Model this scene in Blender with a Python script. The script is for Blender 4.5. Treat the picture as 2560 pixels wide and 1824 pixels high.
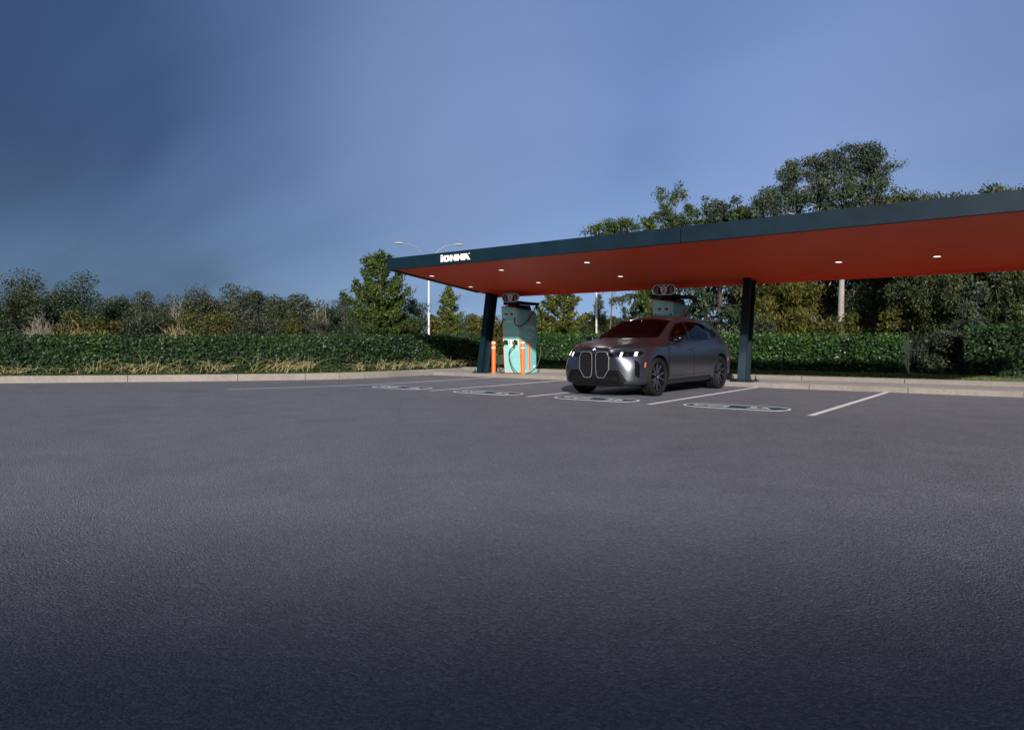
import bpy, bmesh, math, random
import numpy as np
from mathutils import Vector, Matrix, Quaternion
from mathutils.bvhtree import BVHTree
from mathutils.geometry import delaunay_2d_cdt

R = math.radians
C = bpy.context
SC = C.scene
COL = SC.collection
for o in list(bpy.data.objects):
    bpy.data.objects.remove(o)

# ------------------------------------------------------------------ camera
# world: x runs along the kerb, y from the open lot towards the chargers, z up (metres)
CA, SA = 0.7959, 0.6054           # the camera looks 37.3 degrees to the left of +y
CAMH = 1.07
cam = bpy.data.cameras.new('camera')
cam.lens = 24.19
cam.sensor_width = 36.0
cam.shift_y = -0.0207
cam.clip_start = 0.05
cam.clip_end = 3000
camo = bpy.data.objects.new('camera', cam)
COL.objects.link(camo)
camo.location = (0, 0, CAMH)
camo.rotation_euler = (R(90), 0, math.atan2(SA, CA))
SC.camera = camo


def at(px, Z):
    """ground position of a thing seen in photo column px at a distance of Z metres"""
    X = (px - 1280.0) / 1720.0 * Z
    return (CA * X - SA * Z, SA * X + CA * Z)


def cdir(px, py):
    X, U = (px - 1280.0) / 1720.0, (859.0 - py) / 1720.0
    return Vector((CA * X - SA, SA * X + CA, U)).normalized()


# ------------------------------------------------------------------ sky, sun, exposure
SUN_EL, SUN_ROT = 21.0, 143.1
SUN = Vector((math.sin(R(SUN_ROT)) * math.cos(R(SUN_EL)), math.cos(R(SUN_ROT)) * math.cos(R(SUN_EL)), math.sin(R(SUN_EL))))
SKY_STRENGTH, SUN_STRENGTH, EXPOSURE = 0.12, 4.4, 0.72
w = bpy.data.worlds.new('World')
SC.world = w
w.use_nodes = True
nt = w.node_tree
nt.nodes.clear()


def N(t, kind, **kw):
    n = t.nodes.new(kind)
    for k, v in kw.items():
        setattr(n, k, v)
    return n


def setin(n, **kw):
    for k, v in kw.items():
        n.inputs[k.replace('_', ' ')].default_value = v
    return n


def math_node(t, op, a, b=None, clamp=False):
    n = N(t, 'ShaderNodeMath', operation=op, use_clamp=clamp)
    for i, v in enumerate((a, b)):
        if v is None:
            continue
        if isinstance(v, (int, float)):
            n.inputs[i].default_value = v
        else:
            t.links.new(v, n.inputs[i])
    return n.outputs[0]


def ramp(t, fac, stops, interp='LINEAR'):
    n = N(t, 'ShaderNodeValToRGB')
    n.color_ramp.interpolation = interp
    while len(n.color_ramp.elements) < len(stops):
        n.color_ramp.elements.new(0.5)
    for e, (p, c) in zip(n.color_ramp.elements, stops):
        e.position = p
        e.color = (*c, 1) if len(c) == 3 else c
    t.links.new(fac, n.inputs[0])
    return n.outputs[0]


def mixc(t, fac, a, b, mode='MIX'):
    n = N(t, 'ShaderNodeMix', data_type='RGBA', blend_type=mode)
    for i, v in ((0, fac), (6, a), (7, b)):
        if isinstance(v, (int, float)):
            n.inputs[i].default_value = v
        elif isinstance(v, tuple):
            n.inputs[i].default_value = (*v, 1) if len(v) == 3 else v
        else:
            t.links.new(v, n.inputs[i])
    return n.outputs[2]


sky = N(nt, 'ShaderNodeTexSky', sky_type='NISHITA', sun_disc=False, sun_elevation=R(SUN_EL), sun_rotation=R(SUN_ROT),
        air_density=1.0, dust_density=1.0, ozone_density=1.5)
tc = N(nt, 'ShaderNodeTexCoord')
nrm = N(nt, 'ShaderNodeVectorMath', operation='NORMALIZE')
nt.links.new(tc.outputs['Generated'], nrm.inputs[0])
D = nrm.outputs[0]


def blob(px, py, c0, c1):
    """a soft mass of cloud round one direction of the sky: 0 outside, 1 inside"""
    d = N(nt, 'ShaderNodeVectorMath', operation='DOT_PRODUCT')
    nt.links.new(D, d.inputs[0])
    d.inputs[1].default_value = cdir(px, py)
    m = N(nt, 'ShaderNodeMapRange', interpolation_type='SMOOTHSTEP')
    nt.links.new(d.outputs['Value'], m.inputs[0])
    m.inputs[1].default_value = math.cos(R(c0))
    m.inputs[2].default_value = math.cos(R(c1))
    return m.outputs[0]


# clouds lie in a flat layer: look them up where the view ray meets it
sep = N(nt, 'ShaderNodeSeparateXYZ')
nt.links.new(D, sep.inputs[0])
zz = math_node(nt, 'ADD', math_node(nt, 'MAXIMUM', sep.outputs[2], 0.0), 0.22)
cmb = N(nt, 'ShaderNodeCombineXYZ')
nt.links.new(math_node(nt, 'DIVIDE', sep.outputs[0], zz), cmb.inputs[0])
nt.links.new(math_node(nt, 'DIVIDE', sep.outputs[1], zz), cmb.inputs[1])
mp = N(nt, 'ShaderNodeMapping')
mp.inputs['Rotation'].default_value = (0, 0, R(-25))
mp.inputs['Scale'].default_value = (0.55, 1.1, 1)
nt.links.new(cmb.outputs[0], mp.inputs[0])
nz = setin(N(nt, 'ShaderNodeTexNoise'), Scale=0.75, Detail=3.5, Roughness=0.48, Distortion=0.7)
nt.links.new(mp.outputs[0], nz.inputs['Vector'])
mp2 = N(nt, 'ShaderNodeMapping')
mp2.inputs['Rotation'].default_value = (0, 0, R(-48))
mp2.inputs['Scale'].default_value = (0.35, 1.9, 1)
nt.links.new(cmb.outputs[0], mp2.inputs[0])
nz2 = setin(N(nt, 'ShaderNodeTexNoise'), Scale=1.3, Detail=5.0, Roughness=0.52, Distortion=0.35)
nt.links.new(mp2.outputs[0], nz2.inputs['Vector'])
cl = math_node(nt, 'ADD', math_node(nt, 'SUBTRACT', nz.outputs[0], 0.5), math_node(nt, 'MULTIPLY', math_node(nt, 'SUBTRACT', nz2.outputs[0], 0.5), 0.30))
dark = blob(250, 430, 38, 4)
lite = blob(1420, 300, 34, 4)
lite2 = blob(2500, 500, 26, 3)
pale = blob(1170, 260, 15, 1)
gap = N(nt, 'ShaderNodeVectorMath', operation='DOT_PRODUCT')
nt.links.new(D, gap.inputs[0])
gap.inputs[1].default_value = SUN
# the sky towards the photograph lies under a thin blue-grey deck; behind the camera, unseen, it is shaped to open only round the sun
front = N(nt, 'ShaderNodeVectorMath', operation='DOT_PRODUCT')
nt.links.new(D, front.inputs[0])
front.inputs[1].default_value = Vector((-SA, CA, 0.25)).normalized()
deck = N(nt, 'ShaderNodeMapRange', interpolation_type='SMOOTHSTEP')
nt.links.new(gap.outputs['Value'], deck.inputs[0])
deck.inputs[1].default_value = math.cos(R(16))
deck.inputs[2].default_value = math.cos(R(52))
deck.inputs[3].default_value = 0.0
deck.inputs[4].default_value = 1.0
low = N(nt, 'ShaderNodeMapRange', interpolation_type='SMOOTHSTEP')
nt.links.new(sep.outputs[2], low.inputs[0])
low.inputs[1].default_value = 0.30
low.inputs[2].default_value = 0.0
skyc = sky.outputs[0]
# even out the white band at the horizon under the deck
deckc = mixc(nt, low.outputs[0], (0.43, 0.83, 1.93), (0.80, 1.50, 2.72))
skyd = mixc(nt, 0.94, skyc, deckc)
v = math_node(nt, 'ADD', 0.86, math_node(nt, 'MULTIPLY', cl, 0.75))
v = math_node(nt, 'SUBTRACT', v, math_node(nt, 'MULTIPLY', dark, 0.33))
v = math_node(nt, 'ADD', v, math_node(nt, 'MULTIPLY', lite, 0.36))
v = math_node(nt, 'ADD', v, math_node(nt, 'MULTIPLY', lite2, 0.30))
# added dark deck overhead, out of view, to cut sky fill on the ground
over = N(nt, 'ShaderNodeMapRange', interpolation_type='SMOOTHSTEP')
nt.links.new(sep.outputs[2], over.inputs[0])
for k_, x_ in enumerate((0.43, 0.56, 1.0, 0.03)):
    over.inputs[k_ + 1].default_value = x_
back = N(nt, 'ShaderNodeMapRange', interpolation_type='SMOOTHSTEP')  # added dimming of the unseen rear sky, lowers the fill
nt.links.new(front.outputs['Value'], back.inputs[0])
for k_, x_ in enumerate((-0.30, 0.40, 0.14, 1.0)):
    back.inputs[k_ + 1].default_value = x_
v = math_node(nt, 'MULTIPLY', math_node(nt, 'MULTIPLY', v, over.outputs[0]), back.outputs[0])
hs = N(nt, 'ShaderNodeVectorMath', operation='SCALE')
nt.links.new(skyd, hs.inputs[0])
nt.links.new(v, hs.inputs['Scale'])
grey = mixc(nt, math_node(nt, 'MULTIPLY', math_node(nt, 'ADD', math_node(nt, 'ADD', math_node(nt, 'MULTIPLY', pale, 1.0), math_node(nt, 'MULTIPLY', lite2, 1.6)), math_node(nt, 'ADD', lite, math_node(nt, 'MULTIPLY', cl, 1.0))), 0.17, True),
            hs.outputs[0], (1.75, 2.05, 3.1))
full = mixc(nt, deck.outputs[0], skyc, grey)
bg = N(nt, 'ShaderNodeBackground')
bg.inputs[1].default_value = SKY_STRENGTH
nt.links.new(full, bg.inputs[0])
wo = N(nt, 'ShaderNodeOutputWorld')
nt.links.new(bg.outputs[0], wo.inputs[0])

sun = bpy.data.lights.new('sun', 'SUN')
sun.energy = SUN_STRENGTH
sun.angle = R(1.3)
sun.color = (1.0, 0.93, 0.86)
suno = bpy.data.objects.new('sun', sun)
COL.objects.link(suno)
suno.rotation_euler = (-SUN).to_track_quat('-Z', 'Y').to_euler()
suno.location = (20, -20, 30)
vs = SC.view_settings
vs.view_transform = 'Standard'
vs.look = 'None'
vs.gamma = 1.0
vs.use_curve_mapping = False
vs.exposure = EXPOSURE
SC.render.engine = 'CYCLES'
SC.cycles.max_bounces = 6
SC.cycles.transparent_max_bounces = 6


# ------------------------------------------------------------------ materials
MATS = {}


def mat(name, base, rough=0.6, metal=0.0, var=0.0, vscale=4.0, bump=0.0, bscale=60.0, coat=0.0, spec=0.5, emit=None, estr=0.0,
        rvar=0.0, coatr=0.05):
    """principled material with broken-up colour, gloss and surface"""
    m = bpy.data.materials.new(name)
    m.use_nodes = True
    t = m.node_tree
    b = t.nodes['Principled BSDF']
    b.inputs['Base Color'].default_value = (*base, 1)
    b.inputs['Roughness'].default_value = rough
    b.inputs['Metallic'].default_value = metal
    b.inputs['Specular IOR Level'].default_value = spec
    b.inputs['Coat Weight'].default_value = coat
    b.inputs['Coat Roughness'].default_value = coatr
    if emit:
        b.inputs['Emission Color'].default_value = (*emit, 1)
        b.inputs['Emission Strength'].default_value = estr
    if var or bump or rvar:
        co = N(t, 'ShaderNodeTexCoord')
        if var or rvar:
            nn = setin(N(t, 'ShaderNodeTexNoise'), Scale=vscale, Detail=6.0, Roughness=0.6)
            t.links.new(co.outputs['Object'], nn.inputs['Vector'])
            if var:
                lo = tuple(max(0, c * (1 - var)) for c in base)
                hi = tuple(min(1, c * (1 + var)) for c in base)
                t.links.new(ramp(t, nn.outputs[0], [(0.3, lo), (0.7, hi)]), b.inputs['Base Color'])
            if rvar:
                rr = math_node(t, 'ADD', rough - rvar * 0.5, math_node(t, 'MULTIPLY', nn.outputs[0], rvar))
                t.links.new(rr, b.inputs['Roughness'])
        if bump:
            n2 = setin(N(t, 'ShaderNodeTexNoise'), Scale=bscale, Detail=3.0)
            t.links.new(co.outputs['Object'], n2.inputs['Vector'])
            bn = N(t, 'ShaderNodeBump')
            bn.inputs['Strength'].default_value = bump
            bn.inputs['Distance'].default_value = 0.01
            t.links.new(n2.outputs[0], bn.inputs['Height'])
            t.links.new(bn.outputs[0], b.inputs['Normal'])
    MATS[name] = m
    return m


def leaf_mat(name, stops, trans=0.25, rough=0.55):
    """foliage: every leaf takes its own tone between the stops, a little light comes through"""
    m = bpy.data.materials.new(name)
    m.use_nodes = True
    t = m.node_tree
    b = t.nodes['Principled BSDF']
    g = N(t, 'ShaderNodeNewGeometry')
    c = ramp(t, g.outputs['Random Per Island'], [(i / (len(stops) - 1), s) for i, s in enumerate(stops)])
    co = N(t, 'ShaderNodeTexCoord')
    nn = setin(N(t, 'ShaderNodeTexNoise'), Scale=0.9, Detail=3.0)
    t.links.new(co.outputs['Object'], nn.inputs['Vector'])
    c2 = mixc(t, 1.0, c, ramp(t, nn.outputs[0], [(0.32, (0.6, 0.66, 0.7)), (0.68, (1.3, 1.22, 1.0))]), 'MULTIPLY')
    t.links.new(c2, b.inputs['Base Color'])
    b.inputs['Roughness'].default_value = rough
    b.inputs['Specular IOR Level'].default_value = 0.35
    tr = N(t, 'ShaderNodeBsdfTranslucent')
    t.links.new(c2, tr.inputs[0])
    mx = N(t, 'ShaderNodeMixShader')
    mx.inputs[0].default_value = trans
    t.links.new(b.outputs[0], mx.inputs[1])
    t.links.new(tr.outputs[0], mx.inputs[2])
    t.links.new(mx.outputs[0], t.nodes['Material Output'].inputs[0])
    MATS[name] = m
    return m


def asphalt():
    m = bpy.data.materials.new('asphalt')
    m.use_nodes = True
    t = m.node_tree
    b = t.nodes['Principled BSDF']
    co = N(t, 'ShaderNodeTexCoord').outputs['Object']

    def noise(s, d=4.0, r=0.55, vec=co):
        n = setin(N(t, 'ShaderNodeTexNoise'), Scale=s, Detail=d, Roughness=r)
        t.links.new(vec, n.inputs['Vector'])
        return n.outputs[0]
    big = ramp(t, noise(0.11, 5, 0.6), [(0.3, (0.112, 0.117, 0.143)), (0.7, (0.144, 0.150, 0.182))])
    mid = ramp(t, noise(1.6, 6, 0.65), [(0.3, (0.86, 0.86, 0.87)), (0.7, (1.1, 1.1, 1.1))])
    vor = N(t, 'ShaderNodeTexVoronoi', feature='F1')
    vor.inputs['Scale'].default_value = 95.0
    vor.inputs['Randomness'].default_value = 1.0
    t.links.new(co, vor.inputs['Vector'])
    stone = ramp(t, vor.outputs['Color'], [(0.1, (0.66, 0.67, 0.7)), (0.55, (1.0, 1.0, 1.0)), (0.95, (1.55, 1.52, 1.48))])
    c = mixc(t, 1.0, mixc(t, 1.0, big, mid, 'MULTIPLY'), stone, 'MULTIPLY')
    # oil drips and tyre polish in the stalls: small stains with outlines of their own
    spots = ramp(t, noise(0.55, 3, 0.5), [(0.66, (1, 1, 1)), (0.74, (0.80, 0.80, 0.81))])
    c = mixc(t, 1.0, c, spots, 'MULTIPLY')
    t.links.new(c, b.inputs['Base Color'])
    b.inputs['Roughness'].default_value = 0.60
    b.inputs['Specular IOR Level'].default_value = 0.45
    h = math_node(t, 'ADD', math_node(t, 'MULTIPLY', math_node(t, 'SUBTRACT', 1.0, vor.outputs['Distance']), 0.8),
                  math_node(t, 'MULTIPLY', noise(38, 5, 0.7), 1.2))
    bn = N(t, 'ShaderNodeBump')
    bn.inputs['Strength'].default_value = 0.9
    bn.inputs['Distance'].default_value = 0.010
    t.links.new(h, bn.inputs['Height'])
    t.links.new(bn.outputs[0], b.inputs['Normal'])
    MATS['asphalt'] = m
    return m


def concrete(name, base):
    m = mat(name, base, 0.85, 0, bump=0.35, bscale=90)
    t = m.node_tree
    b = t.nodes['Principled BSDF']
    co = N(t, 'ShaderNodeTexCoord').outputs['Object']
    n1 = setin(N(t, 'ShaderNodeTexNoise'), Scale=0.8, Detail=8.0, Roughness=0.7)
    n2 = setin(N(t, 'ShaderNodeTexNoise'), Scale=14.0, Detail=6.0, Roughness=0.7)
    t.links.new(co, n1.inputs['Vector'])
    t.links.new(co, n2.inputs['Vector'])
    c = mixc(t, 1.0, ramp(t, n1.outputs[0], [(0.3, tuple(x * 0.78 for x in base)), (0.7, tuple(x * 1.14 for x in base))]),
             ramp(t, n2.outputs[0], [(0.3, (0.82, 0.81, 0.8)), (0.62, (1.05, 1.05, 1.05))]), 'MULTIPLY')
    t.links.new(c, b.inputs['Base Color'])
    return m


M = MATS
asphalt()
concrete('kerb_concrete', (0.195, 0.178, 0.158))
concrete('pad_concrete', (0.28, 0.275, 0.275))
mat('paint_white', (0.62, 0.62, 0.62), 0.7, var=0.16, vscale=9, bump=0.3, bscale=150)
mat('paint_navy', (0.022, 0.055, 0.085), 0.8, spec=0.15, var=0.22, vscale=7, bump=0.3, bscale=150)
mat('lawn', (0.035, 0.065, 0.018), 0.9, var=0.4, vscale=2.5, bump=0.6, bscale=40)
mat('navy_steel', (0.0022, 0.012, 0.021), 0.45, 0.0, var=0.25, vscale=1.6, spec=0.35, coat=0.08, coatr=0.3, bump=0.05, bscale=30, rvar=0.15)
mat('post_steel', (0.003, 0.013, 0.020), 0.42, 0.0, var=0.25, vscale=1.6, spec=0.35, bump=0.05, bscale=30, rvar=0.15)
mat('black_steel', (0.008, 0.010, 0.013), 0.45, 0, var=0.2, vscale=3)
mat('soffit_orange', (0.74, 0.062, 0.016), 0.5, 0, var=0.06, vscale=0.7, bump=0.03, bscale=12, rvar=0.15)
mat('cream', (0.80, 0.74, 0.66), 0.5, var=0.05, vscale=8)
mat('lamp_glass', (0.8, 0.8, 0.78), 0.35, emit=(1.0, 0.95, 0.88), estr=0.75)
mat('lamp_ring', (0.04, 0.012, 0.008), 0.4)
mat('teal', (0.19, 0.56, 0.58), 0.45, 0, var=0.06, vscale=2.0, coat=0.15, coatr=0.3, bump=0.02, bscale=25, rvar=0.1)
mat('teal_light', (0.225, 0.52, 0.505), 0.5, 0, var=0.06, vscale=3.0)
mat('orange', (0.78, 0.135, 0.03), 0.5, 0, var=0.07, vscale=3.0)
mat('orange_plastic', (0.78, 0.125, 0.018), 0.42, 0, var=0.06, vscale=5.0, rvar=0.15)
mat('reflective_white', (0.82, 0.80, 0.74), 0.45)
mat('sign_navy', (0.008, 0.014, 0.022), 0.5, spec=0.2)
mat('sign_white', (0.82, 0.76, 0.74), 0.5)
mat('decal_white', (0.55, 0.60, 0.60), 0.55, var=0.12, vscale=12)
mat('label_white', (0.6, 0.66, 0.7), 0.5)
mat('rubber', (0.010, 0.0105, 0.012), 0.55, bump=0.1, bscale=80, var=0.3, vscale=6)
mat('green_glow', (0.02, 0.32, 0.09), 0.4, emit=(0.05, 1.0, 0.25), estr=0.10)
mat('plastic_black', (0.010, 0.010, 0.012), 0.38, bump=0.05, bscale=90)
mat('panel_white', (0.68, 0.72, 0.70), 0.45)
mat('yellow', (0.75, 0.42, 0.03), 0.5)
mat('galvanised', (0.46, 0.50, 0.55), 0.45, 0.15, var=0.08, vscale=3)
mat('arm_metal', (0.20, 0.225, 0.26), 0.45, 0.3)
mat('head_metal', (0.45, 0.46, 0.48), 0.35, 0.5)
# car
mat('car_paint', (0.16, 0.17, 0.205), 0.30, 0.96, coat=0.22, coatr=0.2, var=0.03, vscale=2)
mat('gap_black', (0.003, 0.003, 0.004), 0.9, spec=0.06)
mat('gloss_black', (0.004, 0.004, 0.005), 0.12, 0, spec=0.3, coat=0.25, coatr=0.04, rvar=0.04, vscale=5)
mat('satin_black', (0.006, 0.006, 0.007), 0.4, spec=0.25)
mat('slat_black', (0.022, 0.022, 0.025), 0.3, 0.2)
mat('sign_grey', (0.34, 0.34, 0.34), 0.5)
mat('car_glass', (0.006, 0.007, 0.010), 0.03, 0, spec=0.9)
mat('cabin_black', (0.012, 0.012, 0.013), 0.7, var=0.3, vscale=9)
mat('seat_leather', (0.035, 0.030, 0.028), 0.55, var=0.2, vscale=7, bump=0.1, bscale=60)
gm = bpy.data.materials.new('clear_glass')
gm.use_nodes = True
gt = gm.node_tree
fr_ = N(gt, 'ShaderNodeFresnel')
fr_.inputs[0].default_value = 1.5
tr_ = N(gt, 'ShaderNodeBsdfTransparent')
tr_.inputs[0].default_value = (0.42, 0.46, 0.46, 1)
gl_ = N(gt, 'ShaderNodeBsdfGlossy')
gl_.inputs['Roughness'].default_value = 0.02
ms_ = N(gt, 'ShaderNodeMixShader')
gt.links.new(math_node(gt, 'MULTIPLY', fr_.outputs[0], 0.75, True), ms_.inputs[0])
gt.links.new(tr_.outputs[0], ms_.inputs[1])
gt.links.new(gl_.outputs[0], ms_.inputs[2])
gt.links.new(ms_.outputs[0], gt.nodes['Material Output'].inputs[0])
MATS['clear_glass'] = gm
mat('chrome', (0.78, 0.78, 0.78), 0.14, 1.0)
mat('bright_trim', (0.36, 0.355, 0.345), 0.3, 0.6)
mat('drl', (0.9, 0.9, 0.9), 0.3, emit=(1.0, 0.98, 0.94), estr=0.9)
mat('marker_orange', (0.75, 0.10, 0.02), 0.3, coat=0.5)
mat('tail_red', (0.35, 0.012, 0.01), 0.2, coat=0.6)
mat('tyre', (0.007, 0.007, 0.007), 0.7, spec=0.2, bump=0.3, bscale=70, var=0.3, vscale=9)
mat('rim_dark', (0.018, 0.02, 0.03), 0.25, 0.8)
mat('rim_bright', (0.17, 0.19, 0.26), 0.22, 0.9)
mat('badge_blue', (0.02, 0.16, 0.55), 0.3)
mat('badge_white', (0.8, 0.85, 0.9), 0.3)
# vegetation
mat('bark', (0.085, 0.068, 0.052), 0.9, var=0.4, vscale=3, bump=0.8, bscale=18)
mat('bark_pale', (0.20, 0.19, 0.18), 0.85, var=0.25, vscale=2.5, bump=0.4, bscale=12)
mat('bark_dark', (0.035, 0.028, 0.024), 0.9, var=0.4, vscale=4, bump=0.7, bscale=20)
mat('twig_straw', (0.25, 0.205, 0.10), 0.85, var=0.4, vscale=3)
mat('twig_grey', (0.20, 0.18, 0.15), 0.9, var=0.35, vscale=3)
mat('hedge_core', (0.008, 0.018, 0.007), 0.95)
leaf_mat('hedge_leaf', [(0.0117, 0.0378, 0.0099), (0.0189, 0.0594, 0.0135), (0.027, 0.0828, 0.018), (0.063, 0.135, 0.0288)], 0.22, 0.42)
leaf_mat('hedge_leaf_dark', [(0.007, 0.024, 0.010), (0.012, 0.038, 0.013), (0.020, 0.054, 0.015), (0.045, 0.085, 0.022)], 0.2, 0.5)
leaf_mat('ivy', [(0.012, 0.03, 0.0072), (0.024, 0.051, 0.012), (0.036, 0.06, 0.0156), (0.066, 0.069, 0.024)], 0.2)
leaf_mat('leaf_olive', [(0.0153, 0.0245, 0.0122), (0.0245, 0.0367, 0.0168), (0.036, 0.049, 0.0214), (0.0551, 0.0627, 0.026)], 0.25)
leaf_mat('leaf_dark', [(0.009, 0.021, 0.013), (0.016, 0.033, 0.018), (0.026, 0.046, 0.023), (0.042, 0.060, 0.027)], 0.2)
leaf_mat('leaf_grey', [(0.0238, 0.0357, 0.0247), (0.0357, 0.0485, 0.0323), (0.051, 0.0638, 0.0416), (0.0731, 0.0808, 0.051)], 0.25)
leaf_mat('leaf_yellow', [(0.0298, 0.0416, 0.0095), (0.0506, 0.0625, 0.0131), (0.0833, 0.0863, 0.0179), (0.119, 0.1011, 0.0238)], 0.3)
leaf_mat('leaf_green', [(0.0169, 0.0372, 0.0081), (0.0304, 0.0574, 0.0121), (0.0506, 0.081, 0.0149), (0.081, 0.108, 0.0203)], 0.3)
leaf_mat('leaf_pine', [(0.0255, 0.0425, 0.0085), (0.051, 0.0697, 0.0119), (0.0808, 0.0978, 0.0153), (0.119, 0.1275, 0.0213)], 0.25)
leaf_mat('leaf_gold', [(0.0336, 0.04, 0.0064), (0.0576, 0.0624, 0.0088), (0.088, 0.0864, 0.012), (0.128, 0.116, 0.016)], 0.3)
leaf_mat('leaf_gum', [(0.0176, 0.0352, 0.0256), (0.0288, 0.0512, 0.0352), (0.044, 0.068, 0.044), (0.068, 0.0864, 0.0528)], 0.25)
leaf_mat('leaf_willow', [(0.017, 0.0289, 0.0119), (0.0272, 0.0425, 0.0153), (0.0425, 0.0578, 0.0204), (0.0723, 0.0808, 0.0306)], 0.25)
leaf_mat('leaf_haze', [(0.0306, 0.0422, 0.034), (0.0408, 0.053, 0.0408), (0.0544, 0.0646, 0.0476), (0.068, 0.0748, 0.0544)], 0.2)  # haze of distance mixed into the leaf colour
leaf_mat('grass_blade', [(0.02, 0.05, 0.012), (0.035, 0.075, 0.018), (0.06, 0.10, 0.024), (0.12, 0.13, 0.04)], 0.2)
mat('wall_render', (0.34, 0.33, 0.32), 0.85, var=0.12, vscale=1.0, bump=0.2, bscale=30)


# ------------------------------------------------------------------ helpers
def tag(o, label=None, cat=None, group=None, kind=None):
    for k, v in (('label', label), ('category', cat), ('group', group), ('kind', kind)):
        if v:
            o[k] = v
    return o


def empty(name, loc, rz=0.0):
    o = bpy.data.objects.new(name, None)
    o.empty_display_size = 0.2
    o.location = loc
    o.rotation_euler = (0, 0, rz)
    COL.objects.link(o)
    return o


def link(name, me, mats, parent=None, smooth=False, loc=None, angle=35):
    o = bpy.data.objects.new(name, me)
    if not isinstance(mats, (list, tuple)):
        mats = [mats]
    if not me.materials:
        for m in mats:
            me.materials.append(M[m])
    COL.objects.link(o)
    if parent is not None:
        o.parent = parent
    if loc is not None:
        o.location = loc
    if smooth:
        me.polygons.foreach_set('use_smooth', [True] * len(me.polygons))
        if angle and hasattr(me, 'set_sharp_from_angle'):
            me.set_sharp_from_angle(angle=R(angle))
    return o


def obj(name, bm, mats, parent=None, smooth=False, loc=None, angle=35, fix=True):
    if fix:
        bmesh.ops.recalc_face_normals(bm, faces=bm.faces)
    me = bpy.data.meshes.new(name)
    bm.to_mesh(me)
    bm.free()
    return link(name, me, mats, parent, smooth, loc, angle)


def BM():
    return bmesh.new()


def merge(bm, other):
    me = bpy.data.meshes.new('tmp')
    other.to_mesh(me)
    other.free()
    bm.from_mesh(me)
    bpy.data.meshes.remove(me)


def bx(bm, x0, x1, y0, y1, z0, z1, bev=0.0, mi=0, mtx=None, seg=1):
    b = bmesh.new()
    bmesh.ops.create_cube(b, size=1.0)
    for vv in b.verts:
        vv.co = Vector(((x0 + x1) / 2 + vv.co.x * (x1 - x0), (y0 + y1) / 2 + vv.co.y * (y1 - y0), (z0 + z1) / 2 + vv.co.z * (z1 - z0)))
    if bev:
        bmesh.ops.bevel(b, geom=b.edges[:], offset=bev, segments=seg, affect='EDGES', profile=0.6)
    if mtx is not None:
        b.transform(mtx)
    for f in b.faces:
        f.material_index = mi
    merge(bm, b)


def loft(bm, loops, close=True, cap=True, mi=0):
    """loops: lists of points of one length"""
    vv = [[bm.verts.new(p) for p in lp] for lp in loops]
    n = len(loops[0])
    for a, b in zip(vv, vv[1:]):
        for i in range(n if close else n - 1):
            j = (i + 1) % n
            f = bm.faces.new((a[i], a[j], b[j], b[i]))
            f.material_index = mi
    if cap and close:
        bm.faces.new(vv[0][::-1]).material_index = mi
        bm.faces.new(vv[-1]).material_index = mi


def frames(pts):
    pts = [Vector(p) for p in pts]
    out = []
    up = None
    for i, p in enumerate(pts):
        t = (pts[min(i + 1, len(pts) - 1)] - pts[max(i - 1, 0)]).normalized()
        if up is None:
            a = Vector((0, 0, 1)) if abs(t.z) < 0.9 else Vector((1, 0, 0))
            s = t.cross(a).normalized()
        else:
            s = (up - t * up.dot(t)).normalized()
        up = s
        out.append((p, s, t.cross(s)))
    return out


def smooth_pts(pts, k=6):
    P = [Vector(p) for p in pts]
    out = []
    for i in range(len(P) - 1):
        a, b, c, d = P[max(i - 1, 0)], P[i], P[i + 1], P[min(i + 2, len(P) - 1)]
        for j in range(k):
            t = j / k
            out.append(0.5 * ((2 * b) + (c - a) * t + (2 * a - 5 * b + 4 * c - d) * t * t + (3 * b - a - 3 * c + d) * t ** 3))
    out.append(P[-1])
    return out


def tube(bm, pts, r, n=8, mi=0, cap=True):
    fr = frames(pts)
    rs = r if isinstance(r, (list, tuple)) else [r] * len(fr)
    loft(bm, [[p + (s * math.cos(2 * math.pi * k / n) + u * math.sin(2 * math.pi * k / n)) * rr for k in range(n)]
              for (p, s, u), rr in zip(fr, rs)], True, cap, mi)


def lathe(bm, prof, n=24, mtx=None, mi=0, cap=True):
    """prof: (radius, height) pairs, turned about z"""
    lp = [[Vector((r * math.cos(2 * math.pi * k / n), r * math.sin(2 * math.pi * k / n), z)) for k in range(n)] for r, z in prof]
    if mtx is not None:
        lp = [[mtx @ p for p in q] for q in lp]
    loft(bm, lp, True, cap, mi)


def prism(bm, poly, f, c0, c1, mi=0):
    """poly in 2-D; f(a, b, c) -> point; extruded from c0 to c1"""
    loft(bm, [[Vector(f(a, b, c)) for a, b in poly] for c in (c0, c1)], True, True, mi)


FRONT = Matrix(((1, 0, 0, 0), (0, 0, -1, 0), (0, 1, 0, 0), (0, 0, 0, 1)))      # drawn flat, stands up, faces -y
SIDE = Matrix(((0, 0, 1, 0), (1, 0, 0, 0), (0, 1, 0, 0), (0, 0, 0, 1)))        # faces +x, reads towards +y


def T(x, y, z):
    return Matrix.Translation((x, y, z))


def flat(name, loops, depth, m, parent, mtx, bevel=0.0):
    """closed 2-D outlines (inner ones are holes) as one thin solid; its front lies depth above the plane"""
    cu = bpy.data.curves.new('tmp', 'CURVE')
    cu.dimensions = '2D'
    cu.fill_mode = 'BOTH'
    cu.extrude = depth / 2
    for lp in loops:
        s = cu.splines.new('POLY')
        s.points.add(len(lp) - 1)
        for p, (x, y) in zip(s.points, lp):
            p.co = (x, y, 0, 1)
        s.use_cyclic_u = True
    return from_curve(name, cu, depth, m, parent, mtx)


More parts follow.
